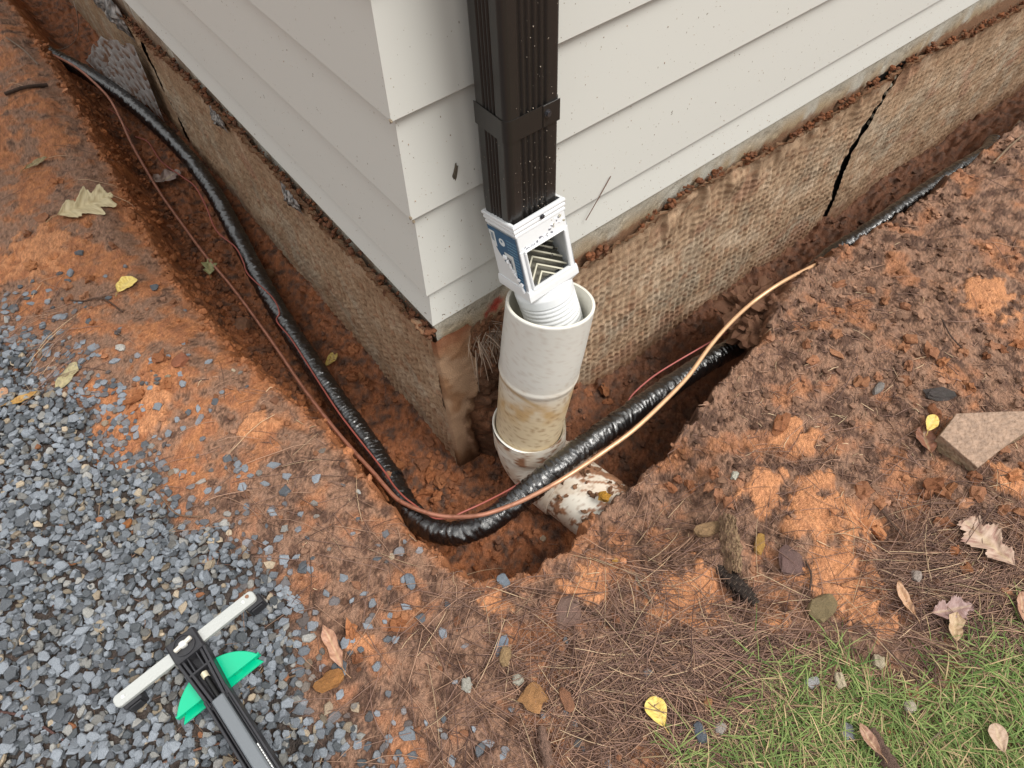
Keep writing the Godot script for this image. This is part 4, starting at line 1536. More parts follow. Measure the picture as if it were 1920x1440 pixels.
	# thin red wire in two lengths of one run
	var w1 := [Vector3(-0.2297, -0.29, -2.3595), Vector3(-0.2207, -0.33, -2.3288), Vector3(-0.1949, -0.38, -2.2544), Vector3(-0.1718, -0.4, -2.1055), Vector3(-0.1544, -0.405, -2.0317), Vector3(-0.1545, -0.4, -1.8597), Vector3(-0.1269, -0.4, -1.7769), Vector3(-0.1323, -0.395, -1.6233), Vector3(-0.112, -0.37, -1.453), Vector3(-0.1084, -0.325, -1.3112), Vector3(-0.1217, -0.316, -1.1868), Vector3(-0.1415, -0.324, -1.069), Vector3(-0.1284, -0.323, -0.9626), Vector3(-0.1354, -0.328, -0.8965), Vector3(-0.1466, -0.331, -0.8392), Vector3(-0.134, -0.328, -0.7113), Vector3(-0.1442, -0.3285, -0.6455), Vector3(-0.1639, -0.331, -0.6244), Vector3(-0.1634, -0.327, -0.5344), Vector3(-0.1741, -0.3225, -0.3812), Vector3(-0.1832, -0.314, -0.2424), Vector3(-0.1846, -0.305, -0.1384), Vector3(-0.1851, -0.294, -0.0675), Vector3(-0.1865, -0.283, -0.0075), Vector3(-0.1905, -0.27, 0.0392), Vector3(-0.1899, -0.256, 0.0819), Vector3(-0.184, -0.248, 0.1174), Vector3(-0.1754, -0.241, 0.1555), Vector3(-0.1665, -0.236, 0.1796), Vector3(-0.1413, -0.228, 0.2015), Vector3(-0.1202, -0.232, 0.2039), Vector3(-0.0641, -0.236, 0.214), Vector3(-0.0042, -0.222, 0.2298), Vector3(0.0528, -0.205, 0.2404), Vector3(0.1086, -0.192, 0.2438), Vector3(0.18, -0.2, 0.24), Vector3(0.2591, -0.25, 0.2263), Vector3(0.3268, -0.28, 0.216), Vector3(0.3617, -0.285, 0.2015), Vector3(0.3984, -0.29, 0.1874), Vector3(0.4714, -0.3, 0.1766), Vector3(0.5488, -0.31, 0.1754), Vector3(0.6364, -0.315, 0.181), Vector3(0.7304, -0.32, 0.1874), Vector3(0.8093, -0.335, 0.1894), Vector3(0.9223, -0.4, 0.174)]
	var wm := MB.new()
	tube(wm, catmull(w1, 0.006), 8, func(_s, _a, _p): return 0.0021, func(_s, _a, p): return Color(0.30, 0.075, 0.058).lerp(Color(0.45, 0.135, 0.12), smooth(0.0, 0.4, p.x)))
	tag(obj("thermostat_wire", wm, M.wire), "thin dull red wire snaking along the black pipe", "wire")

	# loop of dead root at the far end
	var lp := catmull([Vector3(-0.072, -0.1, -2.2773), Vector3(-0.0837, -0.12, -2.2385), Vector3(-0.0905, -0.2, -2.336), Vector3(-0.1093, -0.28, -2.4345), Vector3(-0.1368, -0.33, -2.5022), Vector3(-0.1764, -0.36, -2.5617), Vector3(-0.2089, -0.36, -2.5908)], 0.01)
	var lm := MB.new()
	tube(lm, lp, 6, func(_s, _a, _p): return 0.0016, func(_s, _a, _p): return Color(0.22, 0.16, 0.12))
	tag(obj("root_loop", lm, M.wire), "thin grey root looping off the far left wall above the trench", "root")

# ---------------------------------------------------------------- hand tool on the gravel
func build_tool() -> void:
	var e0 := Vector3(-0.7855, -0.106, 0.1836)
	var e1 := Vector3(-0.5222, -0.106, 0.1608)
	var head := Vector3(-0.6548, -0.106, 0.1666)
	var tail := Vector3(-0.6014, -0.106, 0.4495)
	var gx := (e1 - e0)
	gx.y = 0.0
	gx = gx.normalized()
	var gz := (tail - head)
	gz.y = 0.0
	gz = (gz - gx * gz.dot(gx)).normalized()
	# local axes: x along the bar, z down the handle
	var o := thing("hand_tool", "black handled tool with aluminium crossbar and green half-round guard on gravel", "tool", head)
	o.basis = Basis(gx, gz.cross(gx), gz)
	var inv := o.transform.affine_inverse()
	var b0: Vector3 = inv * e0
	var b1: Vector3 = inv * e1
	var hw := 0.0112
	var bar := MB.new()
	# rounded-corner bar, extruded 5 mm
	var poly := PackedVector2Array()
	for q in [[b1.x - 0.008, hw - 0.008, 0.0], [b0.x + 0.008, hw - 0.008, PI / 2], [b0.x + 0.008, -hw + 0.008, PI], [b1.x - 0.008, -hw + 0.008, -PI / 2]]:
		for k in 5:
			var a: float = q[2] + PI / 2 * k / 4.0
			poly.push_back(Vector2(q[0] + cos(a) * 0.008, q[1] + sin(a) * 0.008))
	plate(bar, poly, -0.003, 0.005, Color(0.47, 0.48, 0.465), true)
	var bo := obj("crossbar", bar, M.alu, o)
	for x: float in [b0.x + 0.016, b1.x - 0.022, b1.x - 0.012]:
		var rv := MB.new()
		var rc := PackedVector2Array()
		for k in 14:
			rc.push_back(Vector2(x + cos(TAU * k / 14) * 0.0034, sin(TAU * k / 14) * 0.0034 - (0.004 if x > b1.x - 0.015 else 0.0)))
		plate(rv, rc, 0.0048, 0.0064, Color(0.62, 0.63, 0.62) if x < b1.x - 0.015 else Color(0.25, 0.12, 0.07), false)
		obj("rivet", rv, M.alu, bo)
	for s: float in [0.0, 1.0]:
		var x := lerpf(b0.x + 0.022, b1.x - 0.010, s)
		var ft := MB.new()
		ft.box(Vector3(x - 0.016, -0.034, -0.002), Vector3(x + 0.016, -0.0035, 0.0165), Transform3D.IDENTITY, 0.002)
		ft.box(Vector3(x - 0.011, -0.030, 0.0166), Vector3(x + 0.011, -0.008, 0.0195), Transform3D.IDENTITY, 0.001)
		obj("rubber_foot", ft, M.black_plastic, o)
	# head block and tapering frame
	var fr := MB.new()
	fr.box(Vector3(-0.0265, -0.016, -0.021), Vector3(0.0265, 0.0145, 0.021), Transform3D.IDENTITY, 0.003)
	obj("head_block", fr, M.black_plastic, o)
	var dish := MB.new()
	var dc := PackedVector2Array()
	for k in 36:
		dc.push_back(Vector2(cos(TAU * k / 36) * 0.0185, sin(TAU * k / 36) * 0.0185))
	ring_wall(dish, dc, 0.9, 0.0142, 0.0172)
	plate(dish, dc, 0.0140, 0.0149, Color.WHITE, false)
	obj("dial", dish, M.black_plastic, o)
	var wing := MB.new()
	wing.box(Vector3(-0.0165, 0.016, -0.0032), Vector3(-0.0035, 0.024, 0.0032), Transform3D(Basis(Vector3.UP, 0.12), Vector3.ZERO), 0.0014, Color(0.66, 0.62, 0.55))
	wing.box(Vector3(0.0035, 0.016, -0.0032), Vector3(0.0165, 0.024, 0.0032), Transform3D(Basis(Vector3.UP, 0.12), Vector3.ZERO), 0.0014, Color(0.66, 0.62, 0.55))
	rock(wing, Transform3D(Basis.IDENTITY, Vector3(0, 0.019, 0)), Vector3(0.0068, 0.0062, 0.0062), Color(0.7, 0.7, 0.67), 4, 0.1, 8, 12)
	obj("wing_nut", wing, M.alu, o)
	var arms := MB.new()
	for s: float in [-1.0, 1.0]:
		var x0 := s * 0.0235
		var x1 := s * 0.0165
		for k in 2:
			var off := -s * 0.0068 * k
			arms.box(Vector3(-0.0026, -0.0104, 0.0), Vector3(0.0026, 0.0105 - 0.003 * k, 0.098), Transform3D(Basis(Vector3.UP, atan2(x1 - x0, 0.098)), Vector3(x0 + off, 0, 0.02)), 0.0008)
	for q in [[-0.008, 0.020, 0.050], [0.008, 0.020, 0.050]]:
		arms.box(Vector3(q[0] - 0.0014, -0.012, q[1]), Vector3(q[0] + 0.0014, 0.008, q[2]), Transform3D.IDENTITY, 0.0006)
	arms.box(Vector3(-0.021, -0.012, 0.048), Vector3(0.021, 0.0088, 0.052), Transform3D.IDENTITY, 0.001)
	arms.box(Vector3(-0.019, -0.012, 0.108), Vector3(0.019, 0.0062, 0.121), Transform3D.IDENTITY, 0.002)
	plate(arms, PackedVector2Array([Vector2(-0.0262, 0.0205), Vector2(0.0262, 0.0205), Vector2(0.0195, 0.118), Vector2(-0.0195, 0.118)]), -0.0145, -0.0105, Color.WHITE, false)
	obj("frame", arms, M.black_plastic, o)
	var bolt := MB.new()
	tube(bolt, PackedVector3Array([Vector3(0.0, -0.001, 0.062), Vector3(0.0, -0.001, 0.112)]), 12, func(_s, _a, _p): return 0.0046, func(_s, _a, _p): return Color.WHITE)
	obj("spindle", bolt, M.black, o)
	var nut := MB.new()
	tube(nut, PackedVector3Array([Vector3(0.0, -0.001, 0.056), Vector3(0.0, -0.001, 0.0665)]), 6, func(_s, _a, _p): return 0.0062, func(_s, _a, _p): return Color(0.68, 0.62, 0.45))
	obj("nut", nut, M.alu, o)
	# handle: grey square tube between two black rails
	var hd := MB.new()
	hd.box(Vector3(-0.0105, -0.006, 0.112), Vector3(0.0105, 0.0155, 0.75), Transform3D.IDENTITY, 0.0022)
	obj("handle_tube", hd, M.grey_metal, o)
	for s: float in [-1.0, 1.0]:
		var rl := MB.new()
		rl.box(Vector3(-0.0022, -0.014, 0.104), Vector3(0.0022, 0.0125, 0.75), Transform3D(Basis.IDENTITY, Vector3(s * 0.0192, 0, 0)), 0.0008)
		rl.box(Vector3(-0.0016, -0.012, 0.12), Vector3(0.0016, 0.0062, 0.75), Transform3D(Basis.IDENTITY, Vector3(s * 0.0142, 0, 0)), 0.0006)
		obj("rail", rl, M.black_plastic, o)
	var tray := MB.new()
	tray.box(Vector3(-0.019, -0.0145, 0.121), Vector3(0.019, -0.0115, 0.75))
	obj("tray", tray, M.black_plastic, o)
	var scale := MB.new()
	scale.box(Vector3(0.0112, 0.0068, 0.215), Vector3(0.0132, 0.0082, 0.75), Transform3D.IDENTITY, 0.0002, Color(0.8, 0.82, 0.82))
	for k in 60:
		scale.box(Vector3(0.0114, 0.0081, 0.22 + k * 0.005), Vector3(0.0130, 0.0086, 0.2215 + k * 0.005), Transform3D.IDENTITY, 0.0, Color(0.2, 0.2, 0.2))
	obj("scale_strip", scale, M.plain, o)
	# green guard: two half-round plates, one above the other
	var g0: Vector3 = inv * Vector3(-0.7192, -0.123, 0.2558)
	var g1: Vector3 = inv * Vector3(-0.566, -0.123, 0.2464)
	var ch := Vector2(g1.x - g0.x, g1.z - g0.z)
	var half := ch.length() * 0.5
	var dirc := ch.normalized()
	var nrm := Vector2(dirc.y, -dirc.x)
	if nrm.y > 0:
		nrm = -nrm
	var mid := Vector2(g0.x + g1.x, g0.z + g1.z) * 0.5
	var sag := half * 0.62
	var rad := (half * half + sag * sag) / (2.0 * sag)
	var half_a := asin(half / rad)
	var seg_poly := PackedVector2Array()
	for k in 33:
		var a := lerpf(-half_a, half_a, k / 32.0)
		seg_poly.push_back(mid + dirc * (sin(a) * rad) + nrm * (cos(a) * rad - (rad - sag)))
	var gs := MB.new()
	plate(gs, seg_poly, -0.0195, -0.0165, Color.WHITE, true)
	obj("guard_plate", gs, M.green, o)
	var lower := PackedVector2Array()
	for p in seg_poly:
		lower.push_back(mid + (p - mid) * 0.985 - nrm * 0.0085)
	var gl := MB.new()
	plate(gl, lower, -0.036, -0.0335, Color.WHITE, true)
	obj("guard_plate", gl, M.green, o)
	var web := MB.new()
	for s: float in [-0.93, -0.45, 0.45, 0.93]:
		var c := mid + dirc * (half * s) + nrm * 0.004
		web.box(Vector3(-0.006, -0.0333, -0.0015), Vector3(0.006, -0.0196, 0.0015), Transform3D(Basis(Vector3.UP, -dirc.angle()), Vector3(c.x, 0, c.y)))
	web.box(Vector3(-half * 0.9, -0.0331, -0.001), Vector3(half * 0.9, -0.0198, 0.001), Transform3D(Basis(Vector3.UP, -dirc.angle()), Vector3(mid.x + nrm.x * 0.012, 0, mid.y + nrm.y * 0.012)))
	obj("guard_web", web, M.green, o)

# flat plate from an outline in x,z between two heights, with a small bevel
func plate(mb: MB, poly_in: PackedVector2Array, y0: float, y1: float, col: Color, bevel: bool) -> void:
	var poly := PackedVector2Array(poly_in)
	if not Geometry2D.is_polygon_clockwise(poly):
		poly.reverse()
	var n := poly.size()
	var inn := PackedVector2Array()
	var b := 0.0012 if bevel else 0.0003
	for k in n:
		var e0 := (poly[k] - poly[(k + n - 1) % n]).normalized()
		var e1 := (poly[(k + 1) % n] - poly[k]).normalized()
		var m := (e0 + e1).normalized()
		inn.push_back(poly[k] + Vector2(m.y, -m.x) * b)
	if not Geometry2D.is_point_in_polygon(inn[0], poly):
		for k in n:
			inn[k] = poly[k] * 2.0 - inn[k]
	var idx := Geometry2D.triangulate_polygon(inn)
	for k in range(0, idx.size(), 3):
		var a := inn[idx[k]]
		var c := inn[idx[k + 1]]
		var d := inn[idx[k + 2]]
		if (c - a).cross(d - a) < 0:
			var s := c
			c = d
			d = s
		mb.tri(Vector3(a.x, y1, a.y), Vector3(c.x, y1, c.y), Vector3(d.x, y1, d.y), col)
		mb.tri(Vector3(a.x, y0, a.y), Vector3(d.x, y0, d.y), Vector3(c.x, y0, c.y), col)
	for k in n:
		var q := (k + 1) % n
		var y1b := y1 - b
		var rows := [[poly[k], poly[q], y0, poly[k], poly[q], y1b], [poly[k], poly[q], y1b, inn[k], inn[q], y1]]
		for r in rows:
			var A := Vector3(r[0].x, r[2], r[0].y)
			var B := Vector3(r[1].x, r[2], r[1].y)
			var C := Vector3(r[4].x, r[5], r[4].y)
			var D := Vector3(r[3].x, r[5], r[3].y)
			var nn := (D - A).cross(B - A)
			var cen := Vector2.ZERO
			var outw := Vector2((poly[q] - poly[k]).y, -(poly[q] - poly[k]).x)
			if Geometry2D.is_point_in_polygon((poly[k] + poly[q]) * 0.5 + outw.normalized() * 0.0002, poly):
				outw = -outw
			if nn.dot(Vector3(outw.x, 0, outw.y)) >= 0:
				mb.quad(A, B, C, D, col)
			else:
				mb.quad(A, D, C, B, col)

func ring_wall(mb: MB, poly: PackedVector2Array, inner: float, y0: float, y1: float) -> void:
	var n := poly.size()
	for k in n:
		var q := (k + 1) % n
		var a := poly[k]
		var b := poly[q]
		var ai := a * inner
		var bi := b * inner
		mb.quad(Vector3(a.x, y0, a.y), Vector3(b.x, y0, b.y), Vector3(b.x, y1, b.y), Vector3(a.x, y1, a.y))
		mb.quad(Vector3(a.x, y1, a.y), Vector3(b.x, y1, b.y), Vector3(bi.x, y1, bi.y), Vector3(ai.x, y1, ai.y))
		mb.quad(Vector3(ai.x, y1, ai.y), Vector3(bi.x, y1, bi.y), Vector3(bi.x, y0, bi.y), Vector3(ai.x, y0, ai.y))

# ---------------------------------------------------------------- gravel, litter, grass
func gravel_amount(p: Vector2) -> float:
	var inside := Geometry2D.is_point_in_polygon(p, gravel_area)
	var best := 9.0
	for k in gravel_area.size():
		var q := Geometry2D.get_closest_point_to_segment(p, gravel_area[k], gravel_area[(k + 1) % gravel_area.size()])
		best = minf(best, p.distance_to(q))
	var d := best if inside else -best
	return d + 0.07 * nA.get_noise_2d(p.x * 2.5, p.y * 2.5) + 0.05 * nB.get_noise_2d(p.x, p.y)

func build_gravel(ground: Node) -> void:
	var bed := Node3D.new()
	bed.name = "gravel_bed"
	add_child(bed, true)
	tag(bed, "bed of loose blue-grey slate chips left of the trench", "", "", "structure")
	var loose := MB.new()
	var half_sunk := MB.new()
	var shapes: Array[ArrayMesh] = []
	var mats: Array[StandardMaterial3D] = []
	for k in 10:
		var mb := MB.new()
		chip(mb, Transform3D.IDENTITY, 0.014, rnd(0.007, 0.010), rng.randi_range(6, 8), Color.WHITE)
		shapes.push_back(mb.done())
	for k in 6:
		var m: StandardMaterial3D = M.slate.duplicate()
		m.albedo_color = Color(slate().r * 1.0, 0, 0)
		var c := slate()
		while c.r < 0.09 or c.r > c.b * 1.3:
			c = slate()
		m.albedo_color = c.linear_to_srgb()
		m.vertex_color_use_as_albedo = false
		mats.push_back(m)
	var count := 0
	var loners := 0
	var step := 0.0135
	var x := -1.75
	while x < 0.32:
		var z := -1.0
		while z < 1.15:
			var p := Vector2(x + rnd(-0.5, 0.5) * step, z + rnd(-0.5, 0.5) * step)
			z += step
			if p.x > 0.0 and p.y < 0.45:
				continue
			if (p.x < -1.15 or p.y > 0.75) and rng.randf() < 0.6:
				continue
			var d := gravel_amount(p)
			if d < -0.42:
				continue
			if rim_distance(p.x, p.y) > -0.012:
				continue
			var layers := 0
			if d > 0.0:
				layers = 2 if d > 0.03 else 1
				layers += 1 if rng.randf() < 0.35 else 0
			else:
				var dens := 0.62 * exp(d / 0.065) + 0.085 * exp(d / 0.18)
				# fewer on the far bank
				if p.y < -0.3 and p.x < -0.55:
					dens *= 1.7
				if rng.randf() < dens:
					layers = 1
			for l in layers:
				var h := height(p.x, p.y)
				var r := rnd(0.0055, 0.0122) * (1.18 if rng.randf() < 0.16 else 1.0)
				var y := h + 0.003 + l * rnd(0.003, 0.007) + (0.004 if d > 0.03 else 0.0)
				if d < 0.0:
					y = h + rnd(-0.001, 0.004)
				var t := lay(p.x, p.y, y, 0.55 if d > 0.0 else 0.25)
				var col := slate()
				if d <= -0.035 and rng.randf() < 0.5 and loners < 270:
					var s := obj("stone", shapes[rng.randi_range(0, 9)], mats[rng.randi_range(0, 5)], ground)
					t.basis = t.basis.scaled(Vector3.ONE * (r / 0.0125))
					s.transform = t
					loners += 1
					continue
				if d > 0.03 and l == layers - 1 and r > 0.0114 and count < 290 and p.x > -1.0 and p.y < 0.62:
					var s := obj("stone", shapes[rng.randi_range(0, 9)], mats[rng.randi_range(0, 5)], bed)
					t.basis = t.basis.scaled(Vector3.ONE * (r / 0.0125))
					t.origin.y += 0.003
					s.transform = t
					count += 1
					continue
				if d <= 0.0:
					col = col.lerp(Color(0.3, 0.16, 0.09), rnd(0.0, 0.3))
				chip(loose if d > 0.0 else half_sunk, t, r, rnd(0.004, 0.008), rng.randi_range(5, 8), col)
		x += step
	mass("loose_gravel", loose, M.slate, bed)
	mass("scattered_chips", half_sunk, M.slate, bed)
	print("gravel tris ", (loose.ix.size() + half_sunk.ix.size()) / 3, " singles ", count, " ", loners)

func build_litter() -> void:
	# pine needles, thick in drifts and thin elsewhere
	var mb := MB.new()
	var drifts := [[Vector2(0.0076, 0.7137), 0.10, 330, 1.0], [Vector2(0.0066, 0.7997), 0.10, 260, 0.9], [Vector2(-0.0129, 0.6165), 0.09, 190, 1.1], [Vector2(-0.1136, 0.6287), 0.10, 200, 0.3], [Vector2(0.09, 0.6866), 0.07, 150, 0.9], [Vector2(-0.2222, 0.5866), 0.10, 150, 0.5], [Vector2(0.1494, 0.7694), 0.08, 150, 0.6], [Vector2(0.3572, 0.8389), 0.10, 230, 0.8], [Vector2(0.4684, 0.8513), 0.10, 260, 0.7], [Vector2(0.4985, 0.9396), 0.11, 280, 0.4], [Vector2(0.6367, 0.9198), 0.10, 180, 1.2], [Vector2(0.3956, 0.9422), 0.10, 220, 0.9], [Vector2(0.4957, 1.022), 0.10, 200, 0.7], [Vector2(0.1308, 0.5259), 0.10, 80, 0.2], [Vector2(0.0398, 0.5335), 0.09, 130, 1.3], [Vector2(-0.212, 0.6984), 0.12, 190, 1.2], [Vector2(-0.3401, 0.5773), 0.12, 130, 1.4], [Vector2(-0.1099, 0.779), 0.10, 180, 0.8], [Vector2(0.3262, 0.6969), 0.10, 60, 1.0], [Vector2(0.5246, 0.6695), 0.14, 30, 0.5], [Vector2(0.44, 0.5378), 0.11, 36, 0.2], [Vector2(1.0232, 0.4515), 0.3, 26, 0.6], [Vector2(1.5838, 0.3347), 0.3, 50, 0.4], [Vector2(-0.2974, 0.167), 0.10, 24, 1.0], [Vector2(-0.3397, -0.0645), 0.14, 26, 0.6], [Vector2(-0.3118, -0.3251), 0.13, 18, 0.5], [Vector2(-0.3273, 0.3289), 0.12, 50, 0.6], [Vector2(-0.5317, -0.0654), 0.2, 36, 0.6], [Vector2(-0.7207, -0.662), 0.09, 70, -0.3], [Vector2(-0.6972, 0.0708), 0.25, 30, 0.8], [Vector2(-0.5914, 0.2942), 0.16, 34, 0.3], [Vector2(-0.6938, -0.8479), 0.12, 40, 0.2], [Vector2(-0.3184, -1.6128), 0.4, 40, 0.6], [Vector2(-0.2631, 0.4408), 0.13, 90, 0.4], [Vector2(-0.1424, 0.4889), 0.10, 80, 1.0]]
	for q in drifts:
		var c: Vector2 = q[0]
		for k in int(q[2]):
			var p := c + Vector2(rng.randfn(0, q[1] * 0.7), rng.randfn(0, q[1] * 0.6))
			if rim_distance(p.x, p.y) > -0.004:
				continue
			height(p.x, p.y)
			if q_patch > 0.35 and rng.randf() < 0.8:
				continue
			var turn: float = q[3] + rng.randfn(0, 0.55) if rng.randf() < 0.72 else rnd(0, TAU)
			needle(mb, p.x, p.y, turn, rnd(0.04, 0.15), rng.randfn(0, 0.35), rnd(0.0005, 0.00085), straw(), rnd(0.0005, 0.007))
	tag(mass("pine_straw", mb, M.needle), "brown pine needles strewn over the clay and the lawn edge", "pine straw", "", "stuff")
	# short chopped bits of straw and bark everywhere
	var bits := MB.new()
	for k in 3800:
		var p := Vector2(rnd(-0.75, 1.15), rnd(-0.5, 1.12))
		if rng.randf() < 0.62:
			p = Vector2(rnd(-0.25, 0.95), rnd(0.25, 1.05))
		if (p.x > -0.03 and p.y < 0.03) or rim_distance(p.x, p.y) > 0.0 and rng.randf() < 0.93:
			continue
		if p.x < -0.45 and rng.randf() < 0.6:
			continue
		height(p.x, p.y)
		if q_patch > 0.35 and rng.randf() < 0.75:
			continue
		needle(bits, p.x, p.y, rnd(0, TAU), rnd(0.008, 0.035), rng.randfn(0, 0.5), rnd(0.0005, 0.0012), straw(), rnd(-0.0005, 0.002), 2)
	tag(mass("plant_litter", bits, M.needle), "fine chopped straw and bark bits scattered over the soil", "litter", "", "stuff")
	# soil crumbs
	var cr := MB.new()
	for k in 9000:
		var p := Vector2.ZERO
		var w := rng.randf()
		if w < 0.26:
			p = Vector2(rnd(-0.26, -0.02), -pow(rng.randf(), 1.3) * 2.6 + 0.05)
		elif w < 0.52:
			p = Vector2(rnd(0.3, 1.9), rnd(0.03, 0.34))
		elif w < 0.62:
			p = Vector2(rnd(-0.22, 0.35), rnd(0.02, 0.38))
		elif w < 0.84:
			p = Vector2(rnd(0.3, 1.4), rnd(0.3, 0.95))
		else:
			p = Vector2(rnd(-0.7, 0.3), rnd(-0.8, 0.9))
		if nB.get_noise_2d(p.x * 1.4 + 20.0, p.y * 1.4) < -0.08 or (p.x > -0.03 and p.y < 0.02):
			continue
		var h := height(p.x, p.y)
		if q_patch > 0.5 and rng.randf() < 0.8:
			continue
		var c := soil(p.x, p.y) * rnd(0.75, 1.25)
		if p.x < 0.0:
			c = c.lerp(C_RUST, rnd(0.0, 0.4))
		c.a = 1.0
		var s := 0.0018 + 0.0065 * pow(rng.randf(), 3.0)
		rock(cr, Transform3D(Basis(Vector3.UP, rnd(0, TAU)), Vector3(p.x, h + s * 0.4, p.y)), Vector3(s * rnd(0.8, 1.3), s * rnd(0.6, 0.9), s), c, k, 0.9, 3, 6)
	for k in 2200:
		var p := Vector2(-0.30 + 0.05 * nA.get_noise_1d(k * 0.7) + rnd(-0.05, 0.10), -0.15 - pow(rng.randf(), 1.2) * 2.2)
		var h := height(p.x, p.y)
		if q_d < -0.01:
			continue
		var e := 0.002 + 0.008 * pow(rng.randf(), 2.5)
		var c := soil(p.x, p.y).lerp(C_RUST, rnd(0.0, 0.5)) * rnd(0.7, 1.25)
		c.a = 1.0
		rock(cr, Transform3D(Basis(Vector3.UP, rnd(0, TAU)), Vector3(p.x, h + e * 0.2, p.y)), Vector3(e * rnd(0.8, 1.4), e * 0.8, e), c, k, 0.9, 4, 6)
	for k in 1500:
		var sx := rnd(0.32, 2.3)
		var ty := 0.036 + 0.022 * smooth(0.5, 0.7, sx) - 0.03 * smooth(0.7, 1.0, sx) - 0.045 * smooth(1.5, 2.2, sx) + 0.006 * sin(sx * 9.0) + n_edge.get_noise_1d(sx * 1.6) * 0.014
		if n_edge.get_noise_1d(sx * 0.8 + 30.0) < -0.12:
			continue
		var e := 0.001 + 0.0065 * pow(rng.randf(), 3.5)
		rock(cr, Transform3D(Basis(Vector3.UP, rnd(0, TAU)), Vector3(sx, ty + rnd(-0.012, 0.009), rnd(0.0, 0.014))), Vector3(e, e * 0.8, e), C_FLOOR.lerp(C_DARK, rnd(0.0, 0.6)), k, 0.9, 3, 6)
	for k in 900:
		var sz := pow(rng.randf(), 1.4) * 2.2
		var e := 0.001 + 0.006 * pow(rng.randf(), 3.5)
		rock(cr, Transform3D(Basis(Vector3.UP, rnd(0, TAU)), Vector3(rnd(-0.016, 0.001), 0.074 - 0.06 * smooth(1.0, 1.7, sz) + rnd(-0.012, 0.008), -sz)), Vector3(e, e * 0.8, e), C_FLOOR.lerp(C_DARK, rnd(0.2, 0.8)), k, 0.9, 3, 6)
	tag(mass("soil_crumbs", cr, M.crumb), "small crumbs of red soil in the trench and on its banks", "soil crumbs", "", "stuff")

func build_grass() -> void:
	var mb := MB.new()
	var n := 0
	var edge := PackedVector2Array([Vector2(-0.189, 0.7748), Vector2(-0.1438, 0.7522), Vector2(-0.0382, 0.8055), Vector2(0.0464, 0.7994), Vector2(0.1286, 0.7987), Vector2(0.2177, 0.8526), Vector2(0.2488, 0.9164), Vector2(0.2824, 0.9757), Vector2(0.3817, 0.9716), Vector2(0.4672, 0.9993), Vector2(0.5863, 1.0588), Vector2(0.95, 0.98), Vector2(1.1, 1.5), Vector2(-0.1, 1.5)])
	for k in 40000:
		var p := Vector2(rnd(-0.12, 0.85), rnd(0.62, 1.36))
		var best := 9.0
		for e in 10:
			best = minf(best, p.distance_to(Geometry2D.get_closest_point_to_segment(p, edge[e], edge[e + 1])))
		var d := best if Geometry2D.is_point_in_polygon(p, edge) else -best
		d += 0.03 * nB.get_noise_2d(p.x * 1.5, p.y * 1.5)
		var dens := smooth(-0.05, 0.10, d) * (0.5 + 0.9 * smooth(-0.3, 0.3, nF.get_noise_2d(p.x * 0.7, p.y * 0.7) + d * 1.5))
		if rng.randf() > dens * 0.8:
			continue
		n += 1
		var lush := smooth(0.30, 0.55, p.x) * smooth(0.02, 0.12, d)
		var a := rnd(0, TAU)
		var L := rnd(0.025, 0.075) * (1.0 + 0.35 * lush)
		var up := rnd(0.15, 0.75)
		var w := rnd(0.0006, 0.0012)
		var col := Color(0.065, 0.125, 0.030).lerp(Color(0.24, 0.30, 0.10), rng.randf())
		col = col.lerp(Color(0.085, 0.27, 0.04), lush * rnd(0.3, 1.0))
		if rng.randf() < 0.25 - 0.18 * lush:
			col = Color(0.46, 0.34, 0.19) * rnd(0.45, 1.1)
		col.a = 1.0
		var q := Vector3(p.x, height(p.x, p.y), p.y)
		var dir := Vector3(cos(a), 0, sin(a))
		var side := Vector3(-dir.z, 0, dir.x)
		var k0 := mb.v.size()
		var parts := 4
		var el := up
		for i in parts + 1:
			var t := float(i) / parts
			var ww := w * (1.0 - 0.8 * t * t)
			var nn := (Vector3.UP * cos(el) - dir * sin(el)).normalized()
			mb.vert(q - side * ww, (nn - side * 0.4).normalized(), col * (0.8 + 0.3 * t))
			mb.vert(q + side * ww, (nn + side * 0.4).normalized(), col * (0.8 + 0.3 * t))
			q += (dir * cos(el) + Vector3.UP * sin(el)) * (L / parts)
			el -= rnd(0.1, 0.45)
			q.y = maxf(q.y, height(q.x, q.z) + 0.001)
		for i in parts:
			var b := k0 + i * 2
			for m: int in [b, b + 2, b + 1, b + 1, b + 2, b + 3]:
				mb.ix.push_back(m)
	print("grass ", n)
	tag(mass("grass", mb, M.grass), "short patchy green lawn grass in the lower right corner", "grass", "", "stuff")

# ---------------------------------------------------------------- single finds
func ground_at(p: Vector2, up := 0.0) -> Vector3:
	return Vector3(p.x, height(p.x, p.y) + up, p.y)

func stick(called: String, label: String, category: String, pts: Array, r: float, col: Color, lift := 0.003, m: Material = null) -> void:
	var path := []
	for p: Vector2 in pts:
		path.push_back(ground_at(p, lift + r))
	var mb := MB.new()
	tube(mb, catmull(path, 0.006), 7, func(s, a, _p): return r * (1.0 + 0.25 * n_w2.get_noise_2d(s * 90.0, a)), func(s, a, _p): return col * (1.0 + 0.3 * n_w2.get_noise_2d(s * 160.0, a * 2.0)))
	tag(obj(called, mb, m if m else M.wood), label, category)

